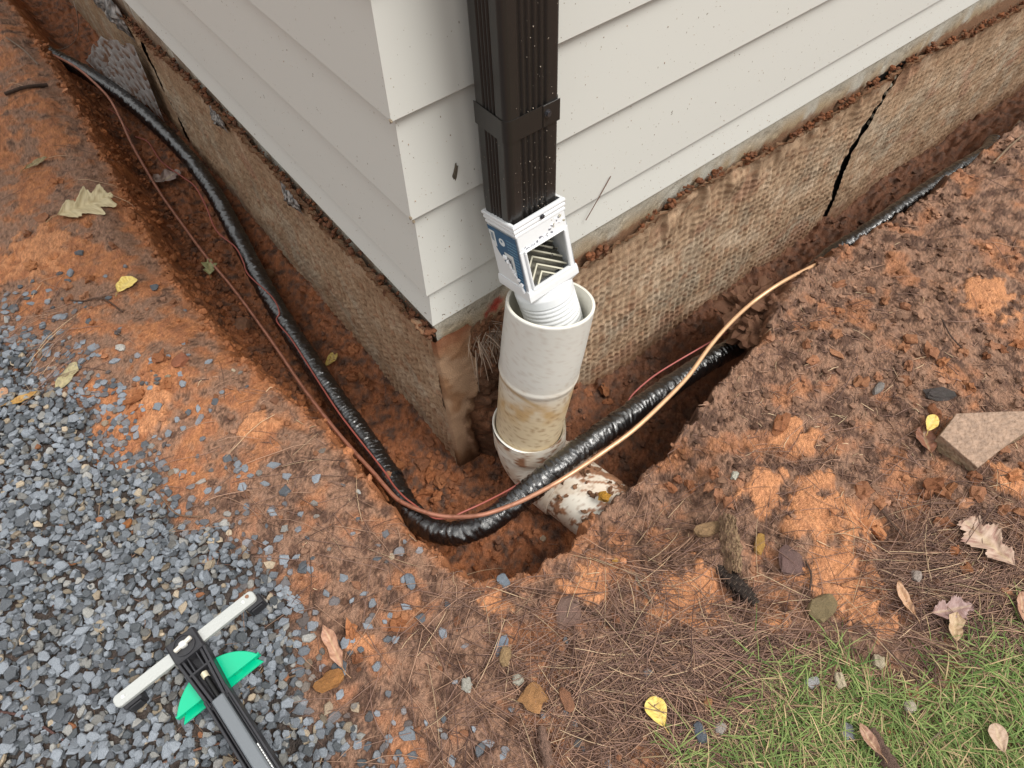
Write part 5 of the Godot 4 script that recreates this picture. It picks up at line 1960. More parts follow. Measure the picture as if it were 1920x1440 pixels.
func build_finds() -> void:
	# leaves
	var tan_c := Color(0.50, 0.42, 0.25)
	leaf("large tan lobed oak leaf lying on orange clay at upper left", Vector2(-0.4125, -1.175), 0.12, 0.150, 0.165, 3.2, 0.58, 0.03, 0.06, tan_c, Color(0.38, 0.30, 0.17), 101, 0.008, 0.18)
	leaf("small bright yellow leaf on the clay above the gravel", Vector2(-0.436, -0.8126), 0.75, 0.066, 0.058, 2.0, 0.22, 0.10, 0.15, Color(0.72, 0.56, 0.17), Color(0.62, 0.44, 0.12), 102)
	leaf("narrow olive brown leaf at the far left on orange clay", Vector2(-0.4679, -1.4871), 0.15, 0.07, 0.028, 1.0, 0.0, 0.05, 0.2, Color(0.24, 0.18, 0.08), Color(0.16, 0.11, 0.05), 103)
	leaf("grey curled lobed leaf on the floor of the left trench", Vector2(-0.1602, -1.5146), 0.2, 0.11, 0.085, 2.6, 0.6, 0.22, 0.35, Color(0.27, 0.20, 0.17), Color(0.13, 0.09, 0.07), 104, 0.02)
	leaf("small pale green lobed leaf beside the copper tube in the trench", Vector2(-0.2205, -0.9853), 1.2, 0.075, 0.055, 2.4, 0.6, 0.12, 0.2, Color(0.30, 0.30, 0.14), Color(0.20, 0.20, 0.09), 105, 0.018)
	leaf("narrow golden brown leaf at the left edge above the gravel", Vector2(-0.7463, -0.6138), -0.25, 0.075, 0.022, 1.0, 0.0, 0.2, 0.5, Color(0.38, 0.22, 0.06), Color(0.27, 0.13, 0.04), 106, 0.016)
	leaf("faded olive grey leaf half buried where gravel meets clay", Vector2(-0.6497, -0.6192), 0.6, 0.085, 0.05, 2.0, 0.3, 0.06, 0.1, Color(0.36, 0.31, 0.17), Color(0.24, 0.20, 0.12), 107)
	leaf("yellow leaf with dark spots on pine straw near bottom centre", Vector2(-0.0871, 0.7329), 1.25, 0.048, 0.042, 1.0, 0.12, 0.03, 0.05, Color(0.62, 0.47, 0.11), Color(0.40, 0.27, 0.06), 108, 0.014)
	leaf("pale pinkish curled lobed leaf with holes at the right edge", Vector2(0.5932, 0.9051), 1.35, 0.112, 0.095, 2.8, 0.55, 0.05, 0.12, Color(0.40, 0.28, 0.21), Color(0.27, 0.15, 0.115), 109, 0.018, 0.35)
	leaf("purplish brown folded leaf on pine straw above the lawn", Vector2(0.429, 0.9331), -0.5, 0.075, 0.05, 2.4, 0.5, 0.2, 0.4, Color(0.28, 0.18, 0.165), Color(0.24, 0.14, 0.12), 110, 0.018, 0.3)
	leaf("cream brown curled leaf just below the purplish one", Vector2(0.4051, 0.9556), 0.5, 0.055, 0.034, 2.0, 0.4, 0.25, 0.4, Color(0.40, 0.28, 0.17), Color(0.34, 0.22, 0.13), 111, 0.015)
	leaf("small yellow leaf leaning against the stone slab", Vector2(0.7423, 0.6906), 0.25, 0.045, 0.03, 1.0, 0.1, 0.1, 0.2, Color(0.62, 0.46, 0.12), Color(0.5, 0.34, 0.09), 112, 0.016)
	leaf("dark reddish brown leaf left of the stone slab", Vector2(0.7046, 0.7081), 0.7, 0.075, 0.05, 1.4, 0.2, 0.12, 0.25, Color(0.20, 0.085, 0.05), Color(0.13, 0.06, 0.04), 113, 0.01)
	leaf("thin tan curled leaf on needles right of the flat brown stone", Vector2(0.3875, 0.873), 1.15, 0.062, 0.020, 1.0, 0.0, 0.25, 0.5, Color(0.42, 0.25, 0.15), Color(0.40, 0.22, 0.12), 114, 0.014)
	leaf("tan dead leaf lying on the lawn at lower right", Vector2(0.3048, 1.0941), 0.9, 0.042, 0.032, 1.0, 0.05, 0.08, 0.1, Color(0.36, 0.25, 0.175), Color(0.33, 0.22, 0.15), 115, 0.03)
	leaf("pinkish brown long leaf standing beside the orange bark chip", Vector2(-0.4599, 0.3054), 1.45, 0.085, 0.032, 2.0, 0.35, 0.15, 0.4, Color(0.40, 0.22, 0.14), Color(0.30, 0.15, 0.10), 116, 0.012)
	leaf("small yellow and brown leaf on the trench floor by the left wall", Vector2(-0.0993, -0.4721), 0.4, 0.05, 0.03, 1.0, 0.1, 0.1, 0.2, Color(0.44, 0.32, 0.07), Color(0.2, 0.10, 0.04), 117, 0.012)
	leaf("dark brown leaf on the lawn beside the bark chunk", Vector2(0.1427, 0.9702), 1.3, 0.05, 0.022, 1.0, 0.0, 0.2, 0.4, Color(0.30, 0.17, 0.11), Color(0.2, 0.1, 0.07), 118, 0.03)
	leaf("brown leaf blades at the left edge under loose needles", Vector2(-0.7855, -0.6536), 0.9, 0.05, 0.04, 1.0, 0.1, 0.15, 0.3, Color(0.40, 0.22, 0.13), Color(0.28, 0.14, 0.08), 119, 0.012)
	leaf("reddish leaf scrap standing at the right lawn edge", Vector2(0.5252, 1.01), 0.9, 0.06, 0.03, 1.6, 0.3, 0.2, 0.4, Color(0.36, 0.20, 0.13), Color(0.24, 0.12, 0.08), 120, 0.014)
	# stones and chips
	stone("stone", "smooth ochre stone on orange clay right of the bark", "stone", Vector2(0.2778, 0.6416), 0.6, Vector3(0.022, 0.009, 0.0095), Color(0.50, 0.28, 0.07), 201, 0.25, 0.15)
	stone("stone", "blocky tan stone on dark soil left of the bark", "stone", Vector2(0.2275, 0.5591), -0.45, Vector3(0.027, 0.011, 0.015), Color(0.36, 0.22, 0.11), 202, 0.35, 0.15)
	stone("stone", "flat olive brown stone at the lawn edge", "stone", Vector2(0.268, 0.7923), -0.1, Vector3(0.030, 0.011, 0.021), Color(0.27, 0.20, 0.10), 203, 0.3, 0.1)
	stone("stone", "reddish orange stone on the clay left of the trench", "stone", Vector2(-0.4219, -0.4932), 0.3, Vector3(0.019, 0.008, 0.017), Color(0.42, 0.15, 0.075), 204, 0.3, 0.2)
	stone("stone", "small white pebble at the upper gravel edge", "stone", Vector2(-0.5184, -0.6226), 0.8, Vector3(0.009, 0.006, 0.012), Color(0.74, 0.71, 0.66), 205, 0.5, 0.2)
	stone("stone", "small white pebble on the right bank above the tan stone", "stone", Vector2(0.3489, 0.5159), 0.4, Vector3(0.009, 0.006, 0.007), Color(0.62, 0.60, 0.50), 206, 0.5, 0.2)
	stone("stone", "round beige pebble in the trench bottom below the white pipe", "stone", Vector2(0.0296, 0.2912), 0.0, Vector3(0.0075, 0.0065, 0.0075), Color(0.48, 0.36, 0.25), 207, 0.1, 0.1)
	stone("stone", "brown oblong stone in needles near bottom centre", "stone", Vector2(-0.1939, 0.6263), 1.3, Vector3(0.020, 0.007, 0.010), Color(0.33, 0.15, 0.08), 208, 0.3, 0.25)
	stone("stone", "light grey blue stone on orange clay at right", "stone", Vector2(0.7539, 0.5661), 0.1, Vector3(0.020, 0.008, 0.008), Color(0.30, 0.27, 0.25), 209, 0.4, 0.2)
	stone("stone", "dark flat stone above the slab on the right bank", "stone", Vector2(0.8347, 0.6581), -0.7, Vector3(0.030, 0.007, 0.015), Color(0.085, 0.07, 0.065), 210, 0.4, 0.25)
	stone("stone", "pale tan pebble on the lawn edge below the flat stone", "stone", Vector2(0.2655, 0.9108), 0.5, Vector3(0.012, 0.008, 0.010), Color(0.55, 0.46, 0.32), 211, 0.4, 0.1)
	stone("stone", "whitish grey pebble in the grass left of centre lawn", "stone", Vector2(0.1506, 0.8615), -0.4, Vector3(0.012, 0.007, 0.009), Color(0.47, 0.46, 0.46), 212, 0.4, 0.0)
	stone("stone", "cream pebble in the grass beside the long needles", "stone", Vector2(0.1869, 0.887), 1.0, Vector3(0.013, 0.008, 0.008), Color(0.62, 0.52, 0.36), 213, 0.5, 0.0)
	stone("stone", "grey stone in the grass above the bark chunk", "stone", Vector2(0.133, 0.9446), 0.7, Vector3(0.014, 0.008, 0.011), Color(0.36, 0.37, 0.38), 214, 0.4, 0.0)
	stone("stone", "small beige pebble on the right part of the lawn", "stone", Vector2(0.2428, 0.9834), 0.2, Vector3(0.010, 0.007, 0.009), Color(0.52, 0.45, 0.34), 215, 0.4, 0.0)
	stone("stone", "dark slate stone in grass at the lawn's left end", "stone", Vector2(-0.0548, 0.7974), 1.2, Vector3(0.018, 0.007, 0.009), Color(0.13, 0.15, 0.18), 216, 0.4, 0.1)
	stone("stone", "pale stone resting beside the dark slate in grass", "stone", Vector2(-0.0247, 0.8141), 0.2, Vector3(0.010, 0.007, 0.009), Color(0.45, 0.40, 0.36), 217, 0.4, 0.1)
	stone("stone", "brown stone on the trench floor between pipe and left wall", "stone", Vector2(-0.0983, -0.8839), 0.3, Vector3(0.032, 0.018, 0.022), Color(0.30, 0.155, 0.08), 218, 0.35, 0.3)
	stone("stone", "rounded brown stone in the left bank beside copper tube", "stone", Vector2(-0.2438, -0.7024), 0.9, Vector3(0.028, 0.020, 0.022), Color(0.27, 0.13, 0.07), 219, 0.35, 0.3)
	stone("stone", "grey white pebble among needles at bottom centre", "stone", Vector2(-0.2378, 0.5491), 0.3, Vector3(0.010, 0.006, 0.009), Color(0.48, 0.45, 0.37), 220, 0.4, 0.2)
	stone("stone", "tan pebble below the blue slate chip at bottom centre", "stone", Vector2(-0.2318, 0.5065), 0.7, Vector3(0.015, 0.008, 0.011), Color(0.40, 0.26, 0.13), 221, 0.4, 0.2)
	stone("stone", "largest blue slate chip on bare soil below the trench", "stone", Vector2(-0.2254, 0.4873), 0.5, Vector3(0.018, 0.005, 0.010), Color(0.20, 0.24, 0.30), 222, 0.4, 0.2, -99.0, M.slate)
	stone("stone", "blue slate chip just under the rim of the trench", "stone", Vector2(-0.1514, 0.3958), 1.4, Vector3(0.015, 0.005, 0.010), Color(0.17, 0.20, 0.24), 223, 0.4, 0.2, -99.0, M.slate)
	stone("stone", "blue slate chip on soil right of the gravel", "stone", Vector2(-0.2871, 0.2871), 1.3, Vector3(0.015, 0.005, 0.009), Color(0.18, 0.21, 0.25), 224, 0.4, 0.2, -99.0, M.slate)
	stone("stone", "whitish chip beside slate chips on soil at bottom left of centre", "stone", Vector2(-0.3116, 0.5015), 0.9, Vector3(0.012, 0.005, 0.008), Color(0.50, 0.48, 0.42), 225, 0.5, 0.2)
	stone("stone", "pale grey stone in needles at right above the purplish leaf", "stone", Vector2(0.4403, 0.8613), 0.5, Vector3(0.011, 0.006, 0.008), Color(0.46, 0.38, 0.33), 226, 0.4, 0.2)
	stone("wood_chip", "yellow orange chip on the soil above the lower pine straw", "wood chip", Vector2(0.0379, 0.4962), 0.1, Vector3(0.007, 0.004, 0.005), Color(0.56, 0.30, 0.06), 230, 0.5, 0.1)
	stone("wood_chip", "yellow orange chip lying against the end of the white pipe", "wood chip", Vector2(0.1456, 0.3562), 0.5, Vector3(0.010, 0.010, 0.012), Color(0.56, 0.28, 0.03), 231, 0.6, 0.2, -0.262)
	stone("bark_chip", "thick orange brown bark chip right of the green guard", "bark", Vector2(-0.495, 0.3484), -0.15, Vector3(0.025, 0.010, 0.014), Color(0.43, 0.19, 0.055), 232, 0.4, 0.1)
	stone("stone", "orange flake lying in the grey gravel", "stone", Vector2(-0.6667, -0.164), 0.6, Vector3(0.011, 0.006, 0.008), Color(0.42, 0.16, 0.05), 233, 0.4, -0.6)
	stone("stone", "orange brown pebble on the soil at lower right of centre", "stone", Vector2(-0.0115, 0.7748), 0.6, Vector3(0.008, 0.006, 0.007), Color(0.42, 0.20, 0.09), 234, 0.4, 0.1)
	stone("stone", "pinkish flat stone set in soil left of the orange clay patch", "stone", Vector2(-0.0974, 0.5224), 0.7, Vector3(0.032, 0.005, 0.022), Color(0.27, 0.165, 0.13), 235, 0.4, 0.45)
	stone("stone", "purplish flat stone pressed into clay right of the pinecone", "stone", Vector2(0.2939, 0.7019), 0.8, Vector3(0.032, 0.006, 0.022), Color(0.22, 0.13, 0.115), 236, 0.35, 0.4)
	stone("clod", "cracked orange clay clod on the right bank above the slab path", "clod", Vector2(0.5105, 0.4958), 0.4, Vector3(0.026, 0.012, 0.014), Color(0.42, 0.16, 0.065), 237, 0.7, 0.35)
	stone("clod", "crumbled rusty clod among needles near bottom centre", "clod", Vector2(-0.2357, 0.5889), 0.4, Vector3(0.022, 0.010, 0.020), Color(0.46, 0.23, 0.09), 238, 0.6, 0.35)
	# heaps of broken clay: each clod its own
	for q in [[Vector3(0.745, -0.245, 0.235), 0.052], [Vector3(0.80, -0.235, 0.245), 0.060], [Vector3(0.775, -0.25, 0.185), 0.048], [Vector3(0.72, -0.235, 0.275), 0.045], [Vector3(0.83, -0.27, 0.19), 0.05]]:
		var rm := MB.new()
		height(0.8, 0.35)
		rock(rm, Transform3D.IDENTITY, Vector3(1.0, 0.62, 0.9) * float(q[1]), Color(0.20, 0.105, 0.066), rng.randi_range(0, 999), 0.9, 18, 28)
		var ro := obj("clod", rm, M.crumb, get_node("ground"))
		ro.position = q[0]
	var heaps := [[Vector2(0.642, 0.8174), 0.035, 5], [Vector2(0.6633, 0.8494), 0.03, 4], [Vector2(0.7532, 0.8627), 0.04, 5], [Vector2(1.0834, 0.6711), 0.035, 4], [Vector2(0.9656, 0.5733), 0.05, 6], [Vector2(0.9191, 0.4516), 0.06, 6], [Vector2(0.7638, 0.4058), 0.05, 5], [Vector2(0.5534, 0.9583), 0.05, 7], [Vector2(-0.5367, -0.4341), 0.03, 4], [Vector2(-0.4679, -0.513), 0.03, 3], [Vector2(0.5081, 0.731), 0.04, 4], [Vector2(-0.4085, 0.331), 0.03, 3], [Vector2(0.2784, 0.4539), 0.03, 4], [Vector2(0.2945, 0.4826), 0.02, 3], [Vector2(0.0313, -0.4728), 0.05, 6], [Vector2(-0.0764, -0.0437), 0.05, 9], [Vector2(-0.018, 0.0359), 0.05, 8], [Vector2(-0.117, -0.3928), 0.05, 7], [Vector2(-0.0252, -1.3576), 0.06, 6], [Vector2(-0.2064, -1.7079), 0.07, 6], [Vector2(0.4192, 0.0723), 0.05, 7], [Vector2(0.7885, 0.5442), 0.05, 5], [Vector2(-0.4867, -0.909), 0.07, 6], [Vector2(-0.4944, -1.1531), 0.08, 6], [Vector2(-0.2159, -0.4075), 0.04, 3]]
	for q in heaps:
		for k in int(q[2]):
			var p: Vector2 = q[0] + Vector2(rng.randfn(0, q[1]), rng.randfn(0, q[1]))
			if p.x > -0.03 and p.y < 0.03:
				continue
			var e := Vector3(rnd(0.008, 0.019), rnd(0.006, 0.011), rnd(0.007, 0.015))
			height(p.x, p.y)
			var c := soil(p.x, p.y).lerp(C_RUST if rng.randf() < 0.6 else C_ORANGE, 0.45)
			var mb := MB.new()
			rock(mb, Transform3D.IDENTITY, e, c, 900 + rng.randi_range(0, 9999), 1.0, 6, 9)
			var o := obj("clod", mb, M.crumb, get_node("ground"))
			o.position = ground_at(p, e.y * 0.25)
			o.rotation.y = rnd(0, TAU)
	# bark, cone, sticks
	var bk := MB.new()
	var bp := PackedVector3Array()
	var bc := PackedColorArray()
	for j in 40:
		for i in 22:
			var u := float(i) / 21 - 0.5
			var t := float(j) / 39 - 0.5
			var w := 0.040 + 0.012 * n_w2.get_noise_1d(t * 5.0) - 0.02 * absf(t)
			var y := 0.014 * (1.0 - 4.0 * u * u) + 0.006 * n_w2.get_noise_2d(u * 9.0, t * 5.0) + 0.003 * n_w2.get_noise_2d(u * 34.0, t * 22.0)
			bp.push_back(Vector3(u * w, y - 0.004, t * 0.115 + 0.008 * n_w2.get_noise_2d(u * 8.0, 3.0)))
			bc.push_back(Color(0.30, 0.175, 0.105).lerp(Color(0.56, 0.38, 0.21), smooth(-0.05, 0.4, n_w2.get_noise_2d(u * 14.0, t * 26.0) + u * 0.5)))
	bk.grid(bp, bc, 22, 40)
	var bo := obj("bark_piece", bk, M.wood)
	bo.position = ground_at(Vector2(0.2275, 0.6107), 0.006)
	bo.rotation.y = atan2(0.1046 - 0.30, 0.1)
	bo.rotation.y = -0.72
	tag(bo, "weathered lump of bark on soil between the tan and ochre stones", "bark")
	var pa := Vector2(0.182, 0.6147)
	var pb := Vector2(0.1858, 0.7117)
	var cone := thing("pinecone", "dark pinecone half hidden in needles below the bark", "pinecone", ground_at((pa + pb) * 0.5, 0.012))
	var cdir := Vector3(pb.x - pa.x, 0, pb.y - pa.y)
	var clen := cdir.length()
	cdir = cdir.normalized()
	cone.basis = Basis(cdir.cross(Vector3.UP).normalized(), Vector3.UP, -cdir).orthonormalized()
	var core := MB.new()
	rock(core, Transform3D.IDENTITY, Vector3(0.013, 0.013, clen * 0.46), Color(0.05, 0.032, 0.024), 5, 0.1, 8, 12)
	obj("core", core, M.wood, cone)
	for k in 96:
		var t := (k + 0.5) / 96.0
		var a := k * 2.39996
		var rr := 0.0175 * pow(sin(PI * clampf(0.12 + 0.82 * t, 0, 1)), 0.7)
		var z := lerpf(clen * 0.48, -clen * 0.48, t)
		var sc := MB.new()
		var dirv := Vector3(cos(a), sin(a), 0)
		var tang := Vector3(-sin(a), cos(a), 0)
		var tip := dirv * rr + Vector3(0, 0, z - 0.0055)
		var root := dirv * rr * 0.55 + Vector3(0, 0, z + 0.004)
		var c1 := Color(0.085, 0.055, 0.042) * rnd(0.8, 1.2)
		var c2 := Color(0.42, 0.33, 0.26) * rnd(0.8, 1.2)
		sc.quad(root - tang * 0.0028, root + tang * 0.0028, tip + tang * 0.0042, tip - tang * 0.0042, c1)
		sc.quad(tip - tang * 0.0042, tip + tang * 0.0042, tip + tang * 0.003 + dirv * 0.0018 - Vector3(0, 0, 0.0012), tip - tang * 0.003 + dirv * 0.0018 - Vector3(0, 0, 0.0012), c2)
		sc.quad(tip - tang * 0.0038, root - tang * 0.002 - dirv * 0.002, root + tang * 0.002 - dirv * 0.002, tip + tang * 0.0038, c1)
		obj("scale", sc, M.wood, cone)
	var sticks := [
		["twig", "dark rotten twig pressed into the clay at upper left", "twig", [Vector2(-0.4384, -1.9025), Vector2(-0.3807, -1.8921), Vector2(-0.3114, -1.8885)], 0.006, Color(0.10, 0.055, 0.035)],
		["twig", "thin forked twig lying across needles at lower centre", "twig", [Vector2(-0.0776, 0.5098), Vector2(-0.0553, 0.5645), Vector2(-0.0416, 0.6463), Vector2(-0.0296, 0.712)], 0.0024, Color(0.13, 0.075, 0.05)],
		["twig", "pale knobbly twig beside the orange clay patch", "twig", [Vector2(0.044, 0.5434), Vector2(0.0399, 0.566), Vector2(0.0336, 0.5988)], 0.0026, Color(0.27, 0.20, 0.14)],
		["twig", "reddish stick across the gravel at the left edge", "twig", [Vector2(-0.9142, -0.2703), Vector2(-0.865, -0.2252), Vector2(-0.8211, -0.1816)], 0.0030, Color(0.34, 0.19, 0.13)],
		["twig", "dark red twig lying on gravel at the lower left edge", "twig", [Vector2(-0.9792, 0.0253), Vector2(-0.937, 0.0694), Vector2(-0.9071, 0.1216), Vector2(-0.8807, 0.1815)], 0.0022, Color(0.20, 0.10, 0.085)],
		["twig", "reddish needle stalk on gravel left of the tool handle", "twig", [Vector2(-0.7815, 0.2856), Vector2(-0.7312, 0.2993), Vector2(-0.6671, 0.3275)], 0.0020, Color(0.40, 0.20, 0.13)],
		["twig", "long curved root beside the slab on the right bank", "twig", [Vector2(1.0055, 0.5448), Vector2(0.9793, 0.5846), Vector2(0.9718, 0.6224)], 0.0016, Color(0.12, 0.07, 0.05)],
		["twig", "straight dark twig on orange clay above the flat stone", "twig", [Vector2(0.3114, 0.7186), Vector2(0.2978, 0.7405), Vector2(0.2729, 0.7589)], 0.0018, Color(0.12, 0.07, 0.05)],
		["twig", "long dark needle bundle crossing the clay at right", "twig", [Vector2(0.5152, 0.744), Vector2(0.4985, 0.8084), Vector2(0.4872, 0.8665), Vector2(0.4765, 0.9219)], 0.0018, Color(0.15, 0.09, 0.06)],
		["twig", "brown needle bundle running to the right edge above lawn", "twig", [Vector2(0.4852, 0.9163), Vector2(0.5135, 0.9615), Vector2(0.5611, 1.0143)], 0.0022, Color(0.27, 0.17, 0.09)],
		["twig", "pale straw leaning left of the pinkish leaf", "twig", [Vector2(0.4867, 0.9238), Vector2(0.5307, 0.9144), Vector2(0.571, 0.9047)], 0.0016, Color(0.52, 0.39, 0.22)],
		["twig", "pair of long brown needles lying on the lawn", "twig", [Vector2(0.2011, 0.8675), Vector2(0.1475, 0.8901), Vector2(0.0739, 0.9189)], 0.0017, Color(0.30, 0.17, 0.10)],
		["twig", "thin dry grass stem lying on the lawn by the bark chunk", "twig", [Vector2(0.1592, 1.0296), Vector2(0.2052, 1.0322), Vector2(0.2483, 1.0356)], 0.0016, Color(0.38, 0.30, 0.19)],
		["twig", "straw stalk sticking out across the slate by the tool", "twig", [Vector2(-0.6285, 0.2702), Vector2(-0.5983, 0.2665), Vector2(-0.5683, 0.254)], 0.0016, Color(0.40, 0.26, 0.15)],
		["twig", "second straw stalk by the green guard, pointing right", "twig", [Vector2(-0.6244, 0.268), Vector2(-0.5843, 0.2799), Vector2(-0.5371, 0.3016)], 0.0016, Color(0.38, 0.24, 0.14)],
		["twig", "dark curved root on clay left of the yellow leaf stem", "twig", [Vector2(-0.578, -0.8743), Vector2(-0.5409, -0.8293), Vector2(-0.497, -0.7973), Vector2(-0.4729, -0.7265)], 0.0018, Color(0.16, 0.085, 0.055)],
		["twig", "loose straw lying near the trench on the far left bank", "twig", [Vector2(-0.3351, -2.3044), Vector2(-0.31, -2.2102), Vector2(-0.2981, -2.0754)], 0.0025, Color(0.36, 0.26, 0.19)],
		["twig", "curved stem crossing gravel under the orange flake", "twig", [Vector2(-0.5918, -0.1975), Vector2(-0.5877, -0.1557), Vector2(-0.5781, -0.1177), Vector2(-0.542, -0.0811)], 0.0016, Color(0.36, 0.22, 0.14)],
		["twig", "thin upright straw resting on the gravel at left", "twig", [Vector2(-0.6747, -0.2964), Vector2(-0.6971, -0.2442), Vector2(-0.7206, -0.1914)], 0.0012, Color(0.40, 0.27, 0.18)],
		["twig", "curved fine root on the right bank by the slab's lower side", "twig", [Vector2(0.7132, 0.8303), Vector2(0.7546, 0.8563), Vector2(0.7811, 0.8854)], 0.0012, Color(0.34, 0.22, 0.14)],
		["twig", "straw lying over the far right bank near the wall", "twig", [Vector2(1.7522, 0.2377), Vector2(1.8008, 0.2465), Vector2(1.8594, 0.2534)], 0.003, Color(0.46, 0.33, 0.22)],
		["twig", "second straw on the far right bank, below the first", "twig", [Vector2(1.6253, 0.3099), Vector2(1.7061, 0.3018), Vector2(1.7995, 0.2955)], 0.0025, Color(0.44, 0.31, 0.2)],
	]
	for s in sticks:
		stick(s[0], s[1], s[2], s[3], s[4], s[5], 0.008 if s[1].contains("gravel") or s[1].contains("lawn") or s[1].contains("slate") else 0.004)
	for q in [["chunk of brown bark standing in grass at the bottom edge", Vector2(0.151, 0.9963), 1.25, 0.070, 0.024, Color(0.20, 0.115, 0.085)], ["pinkish bark strip on needles at the bottom centre", Vector2(-0.2665, 0.6575), 1.1, 0.060, 0.018, Color(0.34, 0.20, 0.145)]]:
		var mb := MB.new()
		var pp := PackedVector3Array()
		var pc := PackedColorArray()
		for j in 30:
			for i in 14:
				var u := float(i) / 13 - 0.5
				var t := float(j) / 29 - 0.5
				var w: float = q[4] * (1.0 - 0.5 * t * t + 0.3 * n_w2.get_noise_1d(t * 6.0 + float(q[2]) * 9.0))
				pp.push_back(Vector3(t * float(q[3]) * (1.0 + 0.1 * n_w2.get_noise_1d(u * 9.0)), 0.012 * (1.0 - 4.0 * u * u) + 0.003 * n_w2.get_noise_2d(u * 16.0, t * 6.0), u * w))
				pc.push_back(q[5] * (1.0 + 0.5 * n_w2.get_noise_2d(u * 26.0, t * 8.0)))
		mb.grid(pp, pc, 14, 30, true)
		var o := obj("bark_piece", mb, M.wood)
		o.position = ground_at(q[1], 0.012)
		o.rotation.y = q[2]
		tag(o, q[0], "bark")
	# broken slab
	var sl := MB.new()
	var out := PackedVector2Array([Vector2(0.7157, 0.7191), Vector2(0.7875, 0.7103), Vector2(0.8428, 0.7506), Vector2(0.9025, 0.7962), Vector2(0.9448, 0.8344), Vector2(0.8733, 0.8237), Vector2(0.7928, 0.814), Vector2(0.7069, 0.8072)])
	plate(sl, out, -0.175, -0.133, Color(0.40, 0.27, 0.19), true)
	for i in sl.v.size():
		var p := sl.v[i]
		var e := n_edge.get_noise_2d(p.x * 6.0, p.z * 6.0)
		if p.y < -0.136:
			sl.v[i] = p + Vector3(0.004 * e, 0, 0.004 * e)
			sl.c[i] = Color(0.36, 0.28, 0.165)
	var so := obj("stone_slab", sl, M.slab)
	tag(so, "broken brown flat paving slab lying on the right bank", "slab")
	# pine needle stuck to the siding
	var pn := MB.new()
	tube(pn, PackedVector3Array([Vector3(0.4429, 0.2163, 0.0005), Vector3(0.415, 0.185, 0.0030), Vector3(0.3808, 0.1399, 0.0022)]), 6, func(s, _a, _p): return 0.0009, func(_s, _a, _p): return Color(0.16, 0.09, 0.07))
	tag(obj("pine_needle", pn, M.needle), "single brown pine needle stuck to the right siding", "pine needle")
	# tuft of dead grass in the gap behind the riser
	var tuft := thing("dead_grass_tuft", "tuft of dry grey grass hanging from the gap beside white pipe", "dead grass", Vector3(0.09, 0.0, 0.03))
	var tb := MB.new()
	for k in 70:
		var root := Vector3(rnd(-0.03, 0.045), rnd(-0.012, 0.03), rnd(-0.02, 0.01))
		var d := Vector3(rnd(-0.9, 0.5), rnd(-0.5, 0.25), rnd(0.2, 1.0)).normalized()
		var L := rnd(0.03, 0.085)
		var path := PackedVector3Array([root])
		for i in 6:
			path.push_back(path[-1] + d * (L / 6))
			d = (d + Vector3(0, -0.28, 0)).normalized()
		var col := Color(0.30, 0.225, 0.17) * rnd(0.35, 1.3)
		tube(tb, path, 5, func(s, _a, _p): return 0.0009 * (1.0 - 0.5 * s / L), func(_s, _a, _p): return col)
	obj("stems", tb, M.needle, tuft)

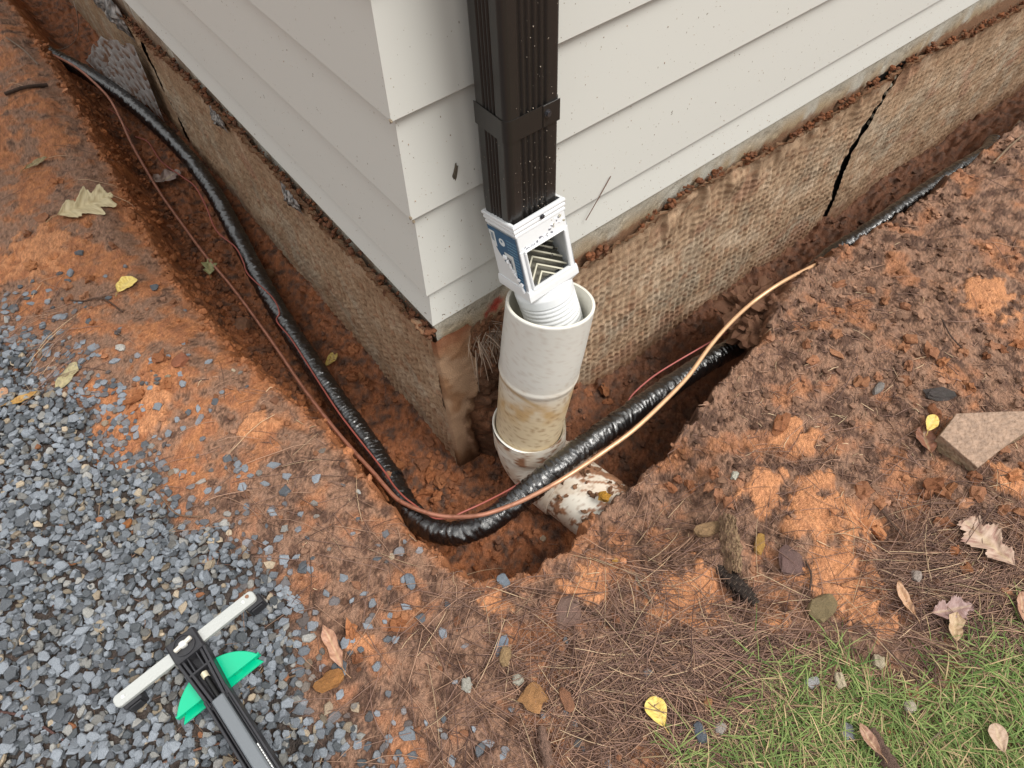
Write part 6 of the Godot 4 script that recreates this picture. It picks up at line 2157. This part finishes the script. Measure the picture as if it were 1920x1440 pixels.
# ---------------------------------------------------------------- scene
func _ready() -> void:
	rng.seed = 4242
	var cam := Camera3D.new()
	cam.name = "camera"
	cam.transform = Transform3D(Basis(Vector3(0.787934, -0.038011, 0.614585), Vector3(0.519867, 0.575959, -0.630879), Vector3(-0.329996, 0.816594, 0.473579)), Vector3(-0.37560, 1.10700, 0.78820))
	cam.fov = 57.789
	cam.near = 0.05
	cam.far = 200.0
	add_child(cam)
	var env := Environment.new()
	env.background_mode = Environment.BG_SKY
	var sky := ProceduralSkyMaterial.new()
	sky.sky_top_color = Color(1.0, 1.0, 1.0)
	sky.sky_horizon_color = Color(0.40, 0.41, 0.40)
	sky.sky_curve = 0.9
	sky.ground_bottom_color = Color(0.3, 0.25, 0.2)
	sky.ground_horizon_color = Color(0.55, 0.52, 0.48)
	sky.energy_multiplier = 1.05
	var sk := Sky.new()
	sk.sky_material = sky
	env.sky = sk
	env.tonemap_mode = Environment.TONE_MAPPER_LINEAR
	env.tonemap_exposure = 2.05
	env.sdfgi_enabled = true
	env.ssao_enabled = true
	env.ssil_enabled = true
	var we := WorldEnvironment.new()
	we.name = "environment"
	we.environment = env
	add_child(we)
	var sun := DirectionalLight3D.new()
	sun.name = "sun"
	sun.light_energy = 0.56
	sun.light_color = Color(1.0, 0.985, 0.96)
	sun.light_angular_distance = 26.0
	sun.shadow_enabled = true
	add_child(sun)
	sun.look_at_from_position(Vector3(0.75, 2.2, 1.2), Vector3.ZERO)

	make_materials()
	patches = [_p(Vector2(0.1012, 0.6239), 0.058), _p(Vector2(0.0251, 0.6251), 0.030), _p(Vector2(-0.0318, 0.5021), 0.034), _p(Vector2(-0.0698, 0.4781), 0.018), _p(Vector2(0.4157, 0.6636), 0.07), _p(Vector2(0.4476, 0.7325), 0.045), _p(Vector2(0.3706, 0.5826), 0.045), _p(Vector2(0.5118, 0.534), 0.04), _p(Vector2(0.33, 0.7727), 0.06), _p(Vector2(0.3219, 0.8475), 0.038), _p(Vector2(0.1857, 0.7569), 0.024), _p(Vector2(0.7586, 0.8596), 0.04), _p(Vector2(-0.5358, -0.3875), 0.034), _p(Vector2(-0.5093, -0.4398), 0.03), _p(Vector2(-0.3569, -0.2319), 0.035), _p(Vector2(-0.4174, 0.3179), 0.022), _p(Vector2(-0.1854, 0.4174), 0.022), _p(Vector2(-0.573, -1.0839), 0.08), _p(Vector2(1.1651, 0.5704), 0.06)]
	pits = [_q(Vector2(0.3606, 0.6693), 0.05, 0.018), _q(Vector2(0.4133, 0.7397), 0.04, 0.022), _q(Vector2(0.2889, 0.6255), 0.05, -0.014), _q(Vector2(0.7489, 0.5857), 0.03, -0.02), _q(Vector2(0.7052, 0.6551), 0.04, -0.012), _q(Vector2(0.938, 0.5094), 0.10, 0.022), _q(Vector2(0.7823, 0.4211), 0.07, 0.016), _q(Vector2(0.6947, 0.8527), 0.08, 0.02), _q(Vector2(0.57, 0.9588), 0.06, 0.018), _q(Vector2(-0.4877, -0.5294), 0.05, 0.014), _q(Vector2(-0.4345, 0.2803), 0.1, 0.006), _q(Vector2(0.4782, 0.7642), 0.045, -0.02), _q(Vector2(-0.4875, -1.1754), 0.2, 0.02), _q(Vector2(-0.3352, -1.78), 0.3, 0.02), _q(Vector2(0.1782, 0.6704), 0.05, -0.016), _q(Vector2(0.2007, 0.7261), 0.03, -0.012)]
	gravel_area = PackedVector2Array([Vector2(-0.8817, -1.1427), Vector2(-0.7451, -0.8468), Vector2(-0.6714, -0.6213), Vector2(-0.6098, -0.3683), Vector2(-0.5679, -0.1704), Vector2(-0.5208, -0.0131), Vector2(-0.5015, 0.1126), Vector2(-0.5003, 0.2399), Vector2(-0.5213, 0.3387), Vector2(-0.5461, 0.4748), Vector2(-0.35, 0.95), Vector2(-1.5, 1.1), Vector2(-1.75, -0.4), Vector2(-1.3, -1.0)])
	make_rim()
	var t0 := Time.get_ticks_msec()
	var ground := build_ground()
	print("ground ms ", Time.get_ticks_msec() - t0)
	build_house()
	build_mats()
	build_bank()
	print("house ms ", Time.get_ticks_msec() - t0)
	build_downspout()
	build_adapter()
	build_drain()
	build_lines()
	build_tool()
	print("objects ms ", Time.get_ticks_msec() - t0)
	build_gravel(ground)
	print("gravel ms ", Time.get_ticks_msec() - t0)
	build_litter()
	build_grass()
	print("litter ms ", Time.get_ticks_msec() - t0)
	build_finds()
	print("all ms ", Time.get_ticks_msec() - t0)

func _p(v: Vector2, r: float) -> Vector3:
	return Vector3(v.x, v.y, r)

func _q(v: Vector2, r: float, h: float) -> Vector4:
	return Vector4(v.x, v.y, r, h)
